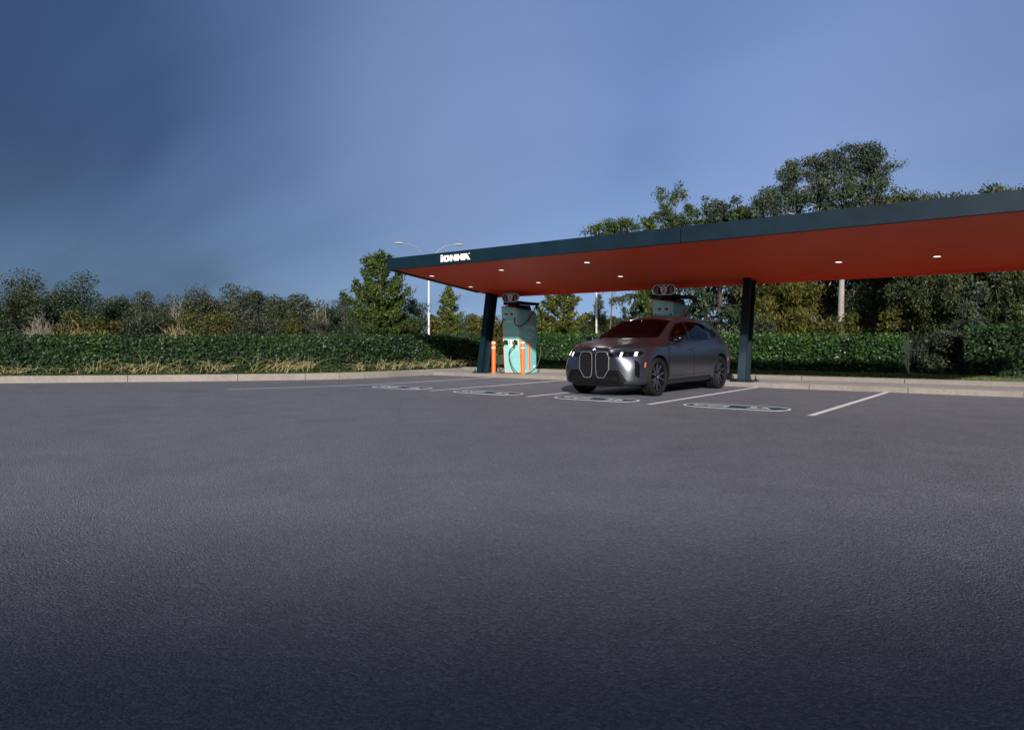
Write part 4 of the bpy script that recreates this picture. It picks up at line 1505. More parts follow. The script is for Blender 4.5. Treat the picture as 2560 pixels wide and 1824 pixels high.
def shrub(px, Z, ytop, hw, lm, label, seed, n=4200, name='shrub', cat='shrub', leaf=0.105, bare=0.0, bark='bark', group=None, z0=0.12, tall=1.0, gaps=0.0):
    """many-stemmed bush or small tree: stems from the ground, leaf clumps at many heights, ragged outline"""
    rng = np.random.default_rng(seed)
    H, W = height(ytop, Z), hw / 1720.0 * Z
    rt = tree_root(name, label, cat, px, Z, group)
    b = BM()
    nst = 4 + int(rng.integers(3))
    nc = int(26 + 8 * rng.random())
    cs = []
    while len(cs) < nc:
        q = rng.uniform(-1, 1, 3)
        if np.hypot(q[0], q[1]) ** 2 + max(0, q[2]) ** 2 < 1:
            z = H * (z0 + (1 - z0) * (q[2] * 0.5 + 0.5)) * 0.90
            sh = 0.72 + 0.28 * math.sin(3.1 * min(1, z / H * 1.1))
            cs.append((q[0] * W * 0.86 * sh, q[1] * W * 0.8 * sh, z))
    cs = np.array(cs)
    top = cs[:, 2].argmax()
    cs[:, 2] *= (H * 0.93) / cs[top, 2]
    for i in range(nst):
        tips = [tuple(cs[int(rng.integers(len(cs)))]) for _ in range(3)]
        limbs(b, (rng.normal() * W * 0.12, rng.normal() * W * 0.12, -0.05), tips, 0.02 + H * 0.010, 0.008, rng, 0.10, 5, 5)
    # twigs that stick out of the crown
    for c in cs[:: 2]:
        d = Vector((c[0], c[1], (c[2] - H * 0.45)))
        d = d.normalized() * (0.25 + 0.35 * rng.random()) * (0.4 + H * 0.12)
        tube(b, [Vector(c) - d * 0.4, Vector(c) + d * 0.4 + Vector(rng.normal(size=3)) * 0.05, Vector(c) + d], [0.012, 0.008, 0.003], 4)
    obj('trunk', b, bark, rt, True)
    P = []
    wts = rng.uniform(0.5, 1.5, len(cs))
    wts /= wts.sum()
    for c, wq in zip(cs, wts):
        m = int(n * 1.7 * wq * (1 - bare))
        rr = (0.24 + 0.20 * rng.random()) * min(W, H * 0.6) + 0.14
        d = rng.normal(size=(m, 3))
        d /= np.linalg.norm(d, axis=1)[:, None]
        q = d * (rng.random((m, 1)) ** 0.45) * rr * np.array([1.15, 1.15, 0.85])
        P.append(q + c)
    P = np.concatenate(P)
    P = P[P[:, 2] > 0.03]
    V, F = leaves(P, leaf, rng)
    np_mesh('crown', V, F, lm, rt)
    return rt


def conifer(px, Z, ytop, hw, lm, label, seed, n=6000, name='pine_tree', cat='tree', leaf=0.17, droop=0.0, zb=0.06, lean=0.0, up=0.35, full=1.0, bark='bark_dark', group=None, irr=0.3, dens=1.0):
    """single tapering stem, whorls of branches with sprays of needles, ragged pointed crown"""
    rng = np.random.default_rng(seed)
    H, W = height(ytop, Z), hw / 1720.0 * Z
    rt = tree_root(name, label, cat, px, Z, group)
    b = BM()
    r0 = 0.05 + 0.014 * H
    tube(b, [(0, 0, -0.1), (lean * 0.3, 0, H * 0.3), (lean * 0.7, 0, H * 0.65), (lean, 0, H)], [r0, r0 * 0.8, r0 * 0.5, 0.01], 9)
    nb = int((22 + H * 6) * dens)
    P, wt = [], []
    br = []
    for i in range(nb):
        f = (i + rng.random()) / nb
        z = H * (zb + (1 - zb) * f)
        prof = (1 - f) ** 0.75 * full + 0.05
        L = W * prof * (1 - irr + 2 * irr * rng.random()) * min(1.0, 0.55 + 2.5 * f)
        a = i * 2.399 + rng.normal() * 0.4
        dz = L * (up * (0.3 + f) - droop * (1 - f * 0.6))
        o_ = np.array([lean * f, 0, z])
        d = np.array([math.cos(a), math.sin(a), 0.0])
        tip = o_ + d * L + np.array([0, 0, dz])
        midp = o_ + d * L * 0.55 + np.array([0, 0, dz * 0.35 + (0.08 * L if droop else 0)])
        tube(b, [Vector(o_), Vector(midp), Vector(tip)], [0.012 + 0.02 * L, 0.010 + 0.008 * L, 0.004], 4)
        br.append((o_, midp, tip, L))
    tot = sum(q[3] for q in br)
    for o_, midp, tip, L in br:
        m = int(n * L / tot)
        t = 0.18 + 0.82 * rng.random((m, 1)) ** 0.8
        base = (1 - t) ** 2 * o_ + 2 * t * (1 - t) * midp + t * t * tip
        ns = max(2, int(L / 0.28))
        # sprays: needles bunch round side shoots
        sh = rng.integers(0, ns, m)
        so = rng.normal(size=(ns, 3)) * np.array([0.16, 0.16, 0.10]) * (0.5 + L * 0.35)
        if droop:
            so[:, 2] -= np.abs(rng.normal(size=ns)) * droop * 0.55 * L
        base = base + so[sh] * rng.random((m, 1)) + rng.normal(size=(m, 3)) * 0.07
        P.append(base)
    P.append(np.stack([lean + rng.normal(size=40) * 0.05, rng.normal(size=40) * 0.05, H * (0.93 + 0.08 * rng.random(40))], axis=1))
    P = np.concatenate(P)
    obj('trunk', b, bark, rt, True)
    V, F = leaves(P, leaf, rng, droop=0.55 if droop else None, aspect=0.34)
    np_mesh('crown', V, F, lm, rt)
    return rt


def clump_tree(px, Z, ytop, clumps, lm, label, seed, n, name, trunk_r, leaf=0.2, droop=0.7, bark='bark_pale', group=None, fork=0.55, weep=0.6, cat='tree', aspect=0.28):
    """trunk that forks to open clumps of hanging leaf: clumps = (dx, dy, z, rx, rz) in metres"""
    rng = np.random.default_rng(seed)
    rt = tree_root(name, label, cat, px, Z, group)
    H = height(ytop, Z)
    b = BM()
    zf = H * fork
    sw = rng.normal() * 0.1
    tube(b, smooth_pts([(0, 0, -0.1), (sw, 0, zf * 0.4), (-sw * 0.4, 0.05, zf * 0.75), (0.05, 0, zf)], 3), [trunk_r * (1 - 0.45 * i / 9) for i in range(10)], 12)
    P = []
    vol = sum(c[3] * c[3] * c[4] for c in clumps) ** 1
    for (dx, dy, z, rx, rz) in clumps:
        limbs(b, (0.03, 0, min(zf, z - 0.2) - 0.15), [(dx, dy, z)], trunk_r * 0.42, 0.02, rng, 0.12, 6, 6)
        m = int(n * (rx * rx * rz) / vol)
        k = max(6, int(14 * rx))
        # hanging sprays inside the clump
        d = rng.normal(size=(k, 3))
        d /= np.linalg.norm(d, axis=1)[:, None]
        so = d * (0.35 + 0.65 * rng.random((k, 1)) ** 0.5) * np.array([rx, rx, rz])
        for s_ in so[::3]:
            tube(b, [Vector((dx, dy, z)), Vector((dx, dy, z)) + Vector(s_) * 0.6 + Vector((0, 0, 0.08)), Vector((dx, dy, z)) + Vector(s_)], [0.02, 0.012, 0.004], 4)
        sh = rng.integers(0, k, m)
        t = rng.random((m, 1))
        q = so[sh] + rng.normal(size=(m, 3)) * np.array([0.20, 0.20, 0.10]) * (0.5 + 0.35 * rx)
        q[:, 2:3] += 0.12 * rz - weep * (rng.random((m, 1)) ** 1.6) * (0.35 + 0.4 * rz)
        P.append(q + np.array([dx, dy, z]))
    P = np.concatenate(P)
    P = P[P[:, 2] > 0.05]
    obj('trunk', b, bark, rt, True)
    V, F = leaves(P, leaf, rng, droop=droop, aspect=aspect)
    np_mesh('crown', V, F, lm, rt)
    return rt


def twig_bush(px, Z, ytop, hw, m, label, seed, n=60, name='bare_shrub', spread=0.8, group=None, cat='shrub', extra=None, lying=False):
    """leafless shrub: forking bare stems"""
    rng = np.random.default_rng(seed)
    H, W = height(ytop, Z), hw / 1720.0 * Z
    rt = tree_root(name, label, cat, px, Z, group)
    b = BM()
    for i in range(n):
        a = rng.random() * 6.283
        r = W * spread * rng.random() ** 0.5
        hh = H * (0.55 + 0.45 * rng.random()) * (1 - 0.35 * (r / W) ** 2)
        bend = Vector((math.cos(a) * r, math.sin(a) * r, hh))
        p0 = Vector((math.cos(a) * r * 0.15, math.sin(a) * r * 0.15, -0.05))
        pts = [p0, p0.lerp(bend, 0.4) + Vector((0, 0, hh * 0.12)) + Vector(rng.normal(size=3)) * 0.06, p0.lerp(bend, 0.75) + Vector(rng.normal(size=3)) * 0.08, bend]
        tube(b, pts, [0.014, 0.011, 0.008, 0.003], 4)
        for _ in range(2):
            q = pts[1].lerp(pts[3], rng.random())
            tube(b, [q, q + Vector((rng.normal() * 0.22, rng.normal() * 0.22, 0.12 + 0.25 * rng.random()))], [0.006, 0.002], 3)
    obj('branches', b, m, rt, True)
    if extra:
        c = rng.normal(size=(extra[1], 3)) * np.array([W * 0.4, W * 0.4, H * 0.16]) + np.array([0, 0, H * 0.42])
        c = c[(c[:, 2] > 0.05) & (c[:, 2] < H * 0.8)]
        V, F = leaves(c, 0.10, rng)
        np_mesh('leaves', V, F, extra[0], rt)
    return rt


# --- clipped hedges
def hedge(path, wd, ht, lm, label, seed, per_m=900, leaf=0.075, rough=0.045, taper=None, z0=0.15):
    """path: front foot of the hedge; it grows to the left of the path"""
    rng = np.random.default_rng(seed)
    cur = resample(path, 0.35)
    off = offset_path(cur, wd)
    n = len(cur)
    A = np.array([(p.x, p.y) for p in cur])
    B_ = np.array([(p.x, p.y) for p in off])
    seg = np.linalg.norm(np.diff(A, axis=0), axis=1)
    s = np.concatenate([[0], np.cumsum(seg)])
    wob = np.cumsum(rng.normal(size=n) * 0.012)
    wob -= np.linspace(wob[0], wob[-1], n)
    hh = ht + wob * 0.9 if taper is None else np.interp(s, [0, s[-1]], taper) + wob
    cen = A.mean(axis=0)
    rt = empty('hedge', (cen[0], cen[1], z0))
    tag(rt, label, 'hedge')
    # dark twiggy inside
    b = BM()
    loops = []
    for i in range(n):
        p, q, h = A[i], B_[i], hh[i]
        e = lambda f: p + (q - p) * f
        loops.append([Vector((*(e(0.14) - cen), 0)), Vector((*(e(0.10) - cen), h * 0.55)), Vector((*(e(0.14) - cen), h * 0.93)), Vector((*(e(0.86) - cen), h * 0.93)), Vector((*(e(0.90) - cen), h * 0.5)), Vector((*(e(0.86) - cen), 0))])
    loft(b, loops)
    obj('stems', b, 'hedge_core', rt)
    m = int(per_m * s[-1])
    u = rng.random(m) * s[-1]
    ia = np.clip(np.searchsorted(s, u) - 1, 0, n - 2)
    f = (u - s[ia]) / seg[ia]
    pa = A[ia] + (A[ia + 1] - A[ia]) * f[:, None]
    pb = B_[ia] + (B_[ia + 1] - B_[ia]) * f[:, None]
    h = hh[ia] + (hh[ia + 1] - hh[ia]) * f
    k = rng.random(m)
    lump = 0.05 * np.sin(u * 2.1 + 1.3 * np.sin(u * 0.7)) + 0.03 * np.sin(u * 5.3)
    # three faces: front 58 %, top 30 %, back 12 %
    z = np.where(k < 0.58, h * rng.random(m) ** 0.85, np.where(k < 0.88, h, h * rng.random(m)))
    g_ = np.where(k < 0.58, 0.0, np.where(k < 0.88, rng.random(m), 1.0))
    rnd = rng.normal(size=m) * rough
    pos2 = pa + (pb - pa) * (g_ + (rnd + lump * np.where(g_ < 0.5, 1, -1)) / wd)[:, None]
    z = z + np.where((k >= 0.58) & (k < 0.88), np.abs(rng.normal(size=m)) ** 1.5 * rough * 1.1 - 0.02, 0) 
    z = np.minimum(z, h + 0.12)
    # rounded shoulder
    edge_ = (k < 0.58) & (z > h * 0.9)
    pos2 = pos2 + (pb - pa) / wd * (np.where(edge_, (z - h * 0.9) * 0.5, 0))[:, None]
    P = np.stack([pos2[:, 0] - cen[0], pos2[:, 1] - cen[1], z], axis=1)
    V, F = leaves(P, leaf, rng, aspect=0.62)
    np_mesh('foliage', V, F, lm, rt)
    return rt


FOOT = offset_path(LEFT, 0.75)
foot = [p for p in FOOT][1:-2]
corner = [Vector((-17.35, 18.6)), Vector((-17.9, 22.3))]
hedge(foot + corner, 1.0, 1.13, 'hedge_leaf_dark', 'long clipped dark hedge behind the left kerb with dry brush at its foot', 11, 1500, 0.085, taper=(1.04, 1.16))
hedge([Vector((-18.0, 23.1)), Vector((-3.05, 22.9))], 1.1, 1.17, 'hedge_leaf', 'clipped bright green hedge behind the chargers and the car', 12, 1500, 0.085, taper=(1.22, 1.12))
hedge([Vector((-1.6, 22.7)), Vector((0.0, 22.5)), Vector((6.0, 22.4))], 1.3, 1.5, 'hedge_leaf_dark', 'taller dark hedge at the far right beyond the metal rail', 13, 1500, 0.085, taper=(1.35, 1.72))

# --- lawn strip: short blades
rng = np.random.default_rng(5)
m = 30000
gx, gy = rng.uniform(-16.2, 6.0, m), rng.uniform(19.02, 23.2, m)
keep = rng.random(m) < 0.9
P0 = np.stack([gx, gy, np.full(m, 0.168)], axis=1)[keep]
hgt = rng.uniform(0.03, 0.075, (len(P0), 1))
P2 = P0 + np.concatenate([rng.normal(size=(len(P0), 2)) * 0.018, hgt], axis=1)
P1 = (P0 + P2) / 2 + np.array([0, 0, 0.006])
V, F = ribbons(np.stack([P0, P1, P2], axis=1), 0.007)
tag(np_mesh('grass', V, F, 'grass_blade'), 'short mown grass between the concrete edge and the hedge', 'grass', kind='stuff')

# --- ivy and weeds on the bank between the left kerb and the hedge
rng = np.random.default_rng(6)
bank = resample(offset_path(LEFT, 0.16)[1:], 0.3)
bank2 = resample(offset_path(LEFT, 0.95)[1:], 0.3)
n_ = min(len(bank), len(bank2))
A = np.array([(p.x, p.y) for p in bank])
t_ = np.linspace(0, 1, len(A))
B2 = np.array([(p.x, p.y) for p in bank2])
B2 = np.stack([np.interp(t_, np.linspace(0, 1, len(B2)), B2[:, k]) for k in (0, 1)], axis=1)
m = 42000
i = rng.integers(0, len(A) - 1, m)
f = rng.random(m)[:, None]
w_ = rng.random(m)[:, None] ** 0.8
q = (A[i] + (A[i + 1] - A[i]) * f) * (1 - w_) + (B2[i] + (B2[i + 1] - B2[i]) * f) * w_
mound = 0.10 + 0.08 * np.sin(q[:, 0] * 1.7 + q[:, 1]) + 0.06 * np.sin(q[:, 1] * 3.1)
z = 0.18 + (w_[:, 0] * (0.22 + mound)) * (0.55 + 0.45 * rng.random(m))
V, F = leaves(np.stack([q[:, 0], q[:, 1], z], axis=1), 0.075, rng, aspect=0.6)
tag(np_mesh('ground_cover', V, F, 'ivy'), 'mixed low weeds and ivy on the bank behind the left kerb', 'ground cover', kind='stuff')


# --- dry brush lying in front of the hedge
def dry_brush(px, Z, wpx, hpx, n, label, seed, lean=0.5):
    rng = np.random.default_rng(seed)
    x, y = at(px, Z)
    W, H = wpx / 1720.0 * Z / 2, hpx / 1720.0 * Z
    rt = empty('dry_brush', (x, y, 0.22), math.atan2(SA, CA))
    tag(rt, label, 'brush', 'patches of dry straw-coloured brush along the left hedge')
    bx_ = rng.uniform(-1, 1, n) * W * 0.9
    by_ = rng.uniform(-0.30, 0.22, n)
    ln = H * (0.5 + 0.7 * rng.random(n))
    a = rng.normal(size=n) * 0.8 + lean
    k = 5
    paths = np.zeros((n, k, 3))
    for j in range(k):
        t = j / (k - 1)
        paths[:, j, 0] = bx_ + np.sin(a * (0.5 + t)) * ln * t * 1.15 + rng.normal(size=n) * 0.015
        paths[:, j, 1] = by_ - 0.10 * t * ln + rng.normal(size=n) * 0.02
        paths[:, j, 2] = np.maximum(0.0, ln * (t - 0.40 * t * t * (0.6 + np.abs(a)))) * 1.0 + 0.25 * (by_ + 0.3) + rng.normal(size=n) * 0.008
    V, F = ribbons(paths, 0.0065)
    np_mesh('stalks', V, F, 'twig_straw', rt)
    c = paths.reshape(-1, 3)[rng.integers(0, n * k, n)] + rng.normal(size=(n, 3)) * 0.04
    V, F = leaves(c, 0.04, rng)
    np_mesh('dead_leaves', V, F, 'twig_straw', rt)


dry_brush(310, 19.72, 220, 56, 44, 'widest patch of dry brush at the foot of the left hedge', 21, 0.9)
dry_brush(420, 19.95, 100, 26, 22, 'thin scatter of dry stalks right of the widest brush patch', 27, 0.2)
dry_brush(530, 20.12, 90, 40, 34, 'small round patch of dry brush low by the kerb', 22, 0.4)
dry_brush(700, 20.62, 170, 58, 62, 'dense golden patch of dry brush standing against the middle of the left hedge', 23, 0.8)
dry_brush(40, 19.2, 110, 22, 40, 'low dry brush by the kerb at the far left end of the hedge', 24, 0.1)
dry_brush(180, 19.45, 120, 22, 30, 'sparse dry weeds in front of the left hedge near its left end', 28, 0.1)
for i_, (px, Z) in enumerate([(900, 21.65), (955, 22.2), (990, 22.6), (1028, 23.2), (1060, 23.75), (1098, 24.3), (1128, 25.0), (1160, 25.6), (1188, 26.0)]):
    dry_brush(px, Z, 26, 24 if i_ % 2 else 30, 17, ['pale dry weed tuft, leftmost of the row near the canopy', 'pale dry weed tuft, second of the row along the hedge foot', 'pale dry weed tuft, third of the row along the hedge foot',
              'pale dry weed tuft left of the kerb corner', 'pale dry weed tuft just past the kerb corner', 'pale dry weed tuft above the corner of the pad', 'pale dry weed tuft left of the steel post, second from it',
              'pale dry weed tuft next left of the steel post', 'pale dry weed tuft behind the foot of the steel post'][i_], 30 + i_, 0.1)

# --- wild shrubs and small trees behind the left hedge, from left to right
S = 'wild shrubs behind the left hedge'
shrub(-60, 27, 702, 90, 'leaf_olive', 'olive bush at the very left edge of the photo, cut by the frame', 101, 5200, group=S)
shrub(55, 30, 688, 84, 'leaf_olive', 'tall rounded olive bush with yellowish top, leftmost whole one', 102, 6500, group=S)
shrub(198, 31, 684, 74, 'leaf_dark', 'tallest dark bush of the left clump with spiky top', 103, 6500, group=S, tall=1.2)
shrub(120, 25, 745, 60, 'leaf_dark', 'low dark bush tucked before the two tall left bushes', 104, 3600, group=S)
shrub(295, 34, 740, 50, 'leaf_dark', 'low dark bush filling the dip right of the tallest left bush', 105, 4200, group=S)
shrub(360, 33, 731, 44, 'leaf_grey', 'grey-green fine bush right of the dip', 106, 4200, group=S)
shrub(432, 37, 742, 52, 'leaf_dark', 'dark bush behind the bare upright twigs', 107, 4200, group=S)
twig_bush(442, 35, 708, 26, 'twig_grey', 'bare upright twigs rising above the left shrubs', 108, 34, group='bare twiggy shrubs')
shrub(502, 33, 716, 46, 'leaf_grey', 'grey-green open bush, left of a pair of equal height', 109, 4600, group=S)
shrub(590, 34, 716, 56, 'leaf_grey', 'grey-green open bush, right of a pair of equal height', 110, 5200, group=S)
shrub(632, 36, 728, 40, 'leaf_olive', 'olive bush behind the middle of the left hedge', 111, 4000, group=S)
shrub(690, 35, 742, 48, 'leaf_olive', 'broad low olive bush left of the pale twiggy tree', 112, 4400, group=S)
shrub(745, 33, 738, 40, 'leaf_olive', 'upright olive bush with yellow shoots at its foot', 113, 4400, group=S)
twig_bush(800, 36, 732, 30, 'twig_grey', 'bare twiggy shrub left of the dark spire', 114, 40, group='bare twiggy shrubs', extra=('leaf_grey', 900))
shrub(810, 38, 752, 36, 'leaf_dark', 'dark low bush behind the bare shrub', 115, 3600, group=S)
shrub(852, 40, 744, 38, 'leaf_dark', 'dark bush standing behind the narrow spire', 116, 3800, group=S)
conifer(861, 33, 746, 7, 'leaf_dark', 'very narrow dark cypress spire left of the big pine', 117, 1200, name='cypress_tree', leaf=0.10, up=1.6, irr=0.15)
shrub(905, 37, 730, 40, 'leaf_green', 'green bush joined to the left side of the big pine', 118, 4200, group=S)
# low yellowish scrub just above the hedge
G = 'low yellow scrub above the left hedge'
for i_, (px, Z, yt, hw, lm, lb) in enumerate([
        (20, 24.5, 795, 45, 'leaf_dark', 'low dark scrub above the hedge at the far left'),
        (175, 24.5, 780, 34, 'leaf_yellow', 'yellow leafy scrub right of the pale grass clump'),
        (240, 25, 790, 40, 'leaf_yellow', 'yellow scrub beside the lying dry branches'),
        (285, 26, 800, 34, 'leaf_yellow', 'yellow scrub at the right end of the dry branches'),
        (350, 26, 790, 45, 'leaf_dark', 'dark low scrub in the dip of the left shrubs'),
        (420, 27, 795, 40, 'leaf_olive', 'olive scrub among reddish stems above the hedge'),
        (478, 27, 778, 36, 'leaf_yellow', 'bright yellow-green scrub, first below the grey pair'),
        (545, 27, 785, 42, 'leaf_yellow', 'bright yellow-green scrub, second below the grey pair'),
        (612, 27, 800, 40, 'leaf_olive', 'olive scrub under the right grey bush'),
        (672, 28, 800, 40, 'leaf_grey', 'greyish scrub above the golden brush patch'),
        (738, 28, 800, 22, 'leaf_yellow', 'narrow yellow scrub at the foot of the upright olive bush'),
        (800, 29, 795, 40, 'leaf_grey', 'grey scrub under the bare twiggy shrub'),
        (868, 29, 805, 42, 'leaf_dark', 'dark scrub at the foot of the cypress spire')]):
    shrub(px, Z, yt, hw, lm, lb, 140 + i_, 2200, leaf=0.09, group=G, z0=0.2)
twig_bush(98, 24.2, 782, 34, 'twig_grey', 'clump of pale dead grass stalks behind the left hedge', 160, 130, name='dead_grass', spread=0.9, cat='grass clump')
twig_bush(215, 24.0, 806, 62, 'twig_straw', 'tangle of dry yellow branches lying on the left hedge', 161, 90, name='dry_branches', spread=1.0, cat='brush', extra=('leaf_yellow', 700))
twig_bush(150, 24.4, 805, 40, 'twig_straw', 'short broken straw twigs left of the branch tangle', 162, 50, name='dry_branches', spread=1.0, cat='brush')
twig_bush(440, 26.0, 802, 48, 'twig_straw', 'reddish straw stems above the hedge under the bare twigs', 163, 60, name='dry_branches', spread=1.0, cat='brush')

# --- trees round the left end of the canopy
conifer(952, 38, 640, 76, 'leaf_green', 'big broad green pine rising behind the left corner of the canopy', 201, 15000, leaf=0.24, up=0.95, irr=0.40, full=1.25, zb=0.05)
shrub(1000, 40, 760, 40, 'leaf_yellow', 'yellowish bush at the right foot of the big pine', 202, 4000)
shrub(1040, 41, 742, 28, 'leaf_dark', 'dark upright bush left of the pale lamp post', 203, 4600, tall=1.4)
conifer(1122, 42, 716, 44, 'leaf_pine', 'small yellow-green pine right of the pale lamp post', 204, 7000, leaf=0.19, up=0.6, irr=0.34)
Y = 'autumn bushes far behind the chargers'
for i_, (px, Z, yt, hw, lm, lb) in enumerate([
        (1092, 58, 795, 34, 'leaf_yellow', 'far yellow bush behind the lamp post foot'),
        (1172, 60, 788, 28, 'leaf_grey', 'far grey-green bush left of the steel post'),
        (1192, 56, 790, 22, 'leaf_yellow', 'far golden bush showing left of the steel post'),
        (1238, 56, 790, 24, 'leaf_yellow', 'far golden bush between the steel post and charger 1'),
        (1262, 60, 800, 30, 'leaf_grey', 'far grey bush hidden mostly by charger 1'),
        (1325, 58, 792, 30, 'leaf_olive', 'far olive bush seen right of charger 1'),
        (1365, 52, 800, 34, 'leaf_yellow', 'far yellow bush under the bushy pine'),
        (1450, 54, 800, 34, 'leaf_olive', 'far olive bush right of the bushy pine'),
        (1482, 56, 790, 26, 'leaf_yellow', 'far yellow bush left of the second lamp post'),
        (1515, 58, 792, 28, 'leaf_yellow', 'far yellow bush right of the second lamp post'),
        (1545, 52, 796, 26, 'leaf_olive', 'far olive bush behind the car windscreen'),
        (1590, 56, 800, 30, 'leaf_grey', 'far grey bush above the car roof')]):
    shrub(px, Z, yt, hw, lm, lb, 220 + i_, 2600, leaf=0.17, group=Y)
conifer(1402, 46, 668, 62, 'leaf_pine', 'bushy yellow-green pine in the gap right of charger 1', 240, 12000, leaf=0.24, up=0.75, irr=0.4, full=1.15)
conifer(1498, 58, 738, 26, 'leaf_grey', 'slim pale conifer beside the second lamp post', 241, 3000, leaf=0.22, up=0.6)
conifer(1560, 47, 768, 18, 'leaf_dark', 'little dark conifer above the car bonnet', 242, 2200, leaf=0.17, up=0.5)

# --- the dark pines behind charger 2
conifer(1626, 33, 548, 62, 'leaf_green', 'tall dark pine with thick bare trunk behind charger 2', 250, 8000, leaf=0.2, zb=0.34, droop=0.25, up=0.2, irr=0.45, full=1.3)
conifer(1800, 32, 510, 118, 'leaf_dark', 'very dark drooping pine between the grey car and the second steel post', 251, 19000, leaf=0.2, droop=0.45, zb=0.10, irr=0.35, full=1.2)
twig_bush(1850, 27, 800, 60, 'twig_straw', 'bare pale branches sticking out behind the tail of the car', 252, 26, spread=1.0, group='bare twiggy shrubs')
# bare lower limbs of the trunk reach over the gap
b = BM()
x_, y_ = at(1616, 32.6)
bt = empty('dead_limb', (x_, y_, 3.6), math.atan2(SA, CA))
tag(bt, 'bare dead limb with fine twigs hanging left of the trunk behind charger 2', 'branch')
rng = np.random.default_rng(77)
for zz_, ln_ in ((0.55, 1.9), (0.1, 2.4), (-0.35, 1.6), (0.9, 1.4)):
    pts = smooth_pts([(0, 0, zz_), (-ln_ * 0.35, -0.1, zz_ + 0.12), (-ln_ * 0.7, -0.15, zz_ + 0.02), (-ln_, -0.2, zz_ - 0.1)], 4)
    tube(b, pts, [0.045 - 0.04 * i_ / (len(pts) - 1) for i_ in range(len(pts))], 6)
    for p in pts[2:]:
        for _ in range(3):
            d = Vector((rng.normal() * 0.25 - 0.1, rng.normal() * 0.2, -0.18 + rng.normal() * 0.22))
            tube(b, [p, p + d * 0.6 + Vector((0, 0, 0.04)), p + d * 1.3], [0.009, 0.006, 0.002], 4)
obj('branches', b, 'bark_dark', bt, True)

# --- tops that show above the canopy edge, and the thicket on the right
clump_tree(1528, 44, 560, [(-0.9, 0, 8.3, 0.9, 0.45), (0.0, 0.4, 8.45, 1.0, 0.5), (0.9, 0, 8.3, 0.9, 0.45), (-0.3, 0.5, 7.3, 1.2, 0.8)], 'leaf_green', 'rounded leafy tree top just above the canopy, leftmost of them', 260, 4500, 'leafy_tree', 0.055, 0.22, 0.4, 'bark')
for i_, (px, Z, cl, lb) in enumerate([
        (1660, 40, [(-0.2, 0, 9.0, 0.55, 1.0), (0.3, 0.2, 8.2, 0.9, 0.8), (-0.5, 0, 7.9, 0.9, 0.8)], 'airy leafy top with one upright tuft above the canopy joint, left'),
        (1698, 40, [(0.0, 0, 9.2, 0.5, 1.0), (0.25, 0, 8.2, 0.9, 0.9)], 'airy pointed leafy top, tallest left of the gum tree'),
        (1768, 38, [(0.1, 0, 8.6, 0.45, 0.9), (-0.3, 0, 7.9, 0.8, 0.7), (0.5, 0, 7.7, 0.8, 0.7)], 'airy pointed leafy top midway between the joint and the gum tree'),
        (1835, 36, [(0, 0, 7.9, 0.9, 0.7), (0.8, 0.2, 7.7, 0.8, 0.6)], 'leafy top right at the canopy edge beside the gum tree')]):
    clump_tree(px, Z, 510, cl, 'leaf_green', lb, 261 + i_, 2300, 'leafy_tree', 0.13, 0.20, 0.2, 'bark', group='leafy tops above the canopy')
ZG = 34.0
gs = ZG / 1720.0
cl = []
for px, py, rx, rz in [(2010, 440, 62, 42), (2065, 412, 58, 38), (2130, 405, 66, 40), (2190, 405, 44, 32), (2228, 412, 24, 18), (2150, 450, 64, 50), (2085, 470, 62, 50), (1980, 480, 56, 44), (1925, 500, 50, 40), (1900, 520, 44, 36), (2030, 520, 60, 46),
                       (2130, 520, 60, 50), (2190, 500, 40, 34), (1900, 540, 40, 30), (1960, 455, 36, 30), (2100, 560, 90, 60), (2000, 580, 70, 50), (2180, 590, 60, 50)]:
    cl.append(((px - 2103) * gs, random.Random(px).uniform(-1.0, 1.0), (859 - py) * gs + CAMH - 0.17, rx * gs * 0.95, rz * gs * 0.9))
# turn the clump offsets into the camera's across direction
cl = [(CA * a - SA * d, SA * a + CA * d, z, rx, rz) for a, d, z, rx, rz in cl]
clump_tree(2103, ZG, 362, cl, 'leaf_gum', 'tall gum tree with pale grey trunk and spreading crown above the canopy', 270, 44000, 'gum_tree', 0.185, 0.15, 0.45, 'bark_pale', fork=0.50, weep=0.55, aspect=0.36)
clump_tree(1960, 31, 640, [(-0.9, -0.5, 3.3, 1.0, 0.7), (0.2, -0.8, 3.7, 1.2, 0.8), (1.0, -0.6, 3.0, 1.0, 0.7), (-0.4, -1.0, 2.3, 1.2, 0.6), (0.8, -1.0, 1.9, 1.1, 0.6), (-1.0, -0.4, 4.2, 0.9, 0.6), (0.3, 0, 4.7, 1.2, 0.7), (-1.3, -0.9, 1.7, 0.8, 0.5)],
           'leaf_gold', 'golden drooping tree right of the second steel post', 271, 12000, 'weeping_tree', 0.14, 0.19, 0.5, 'bark_dark', fork=0.5, weep=0.8)
W_ = 'willowy trees filling the right of the photo'
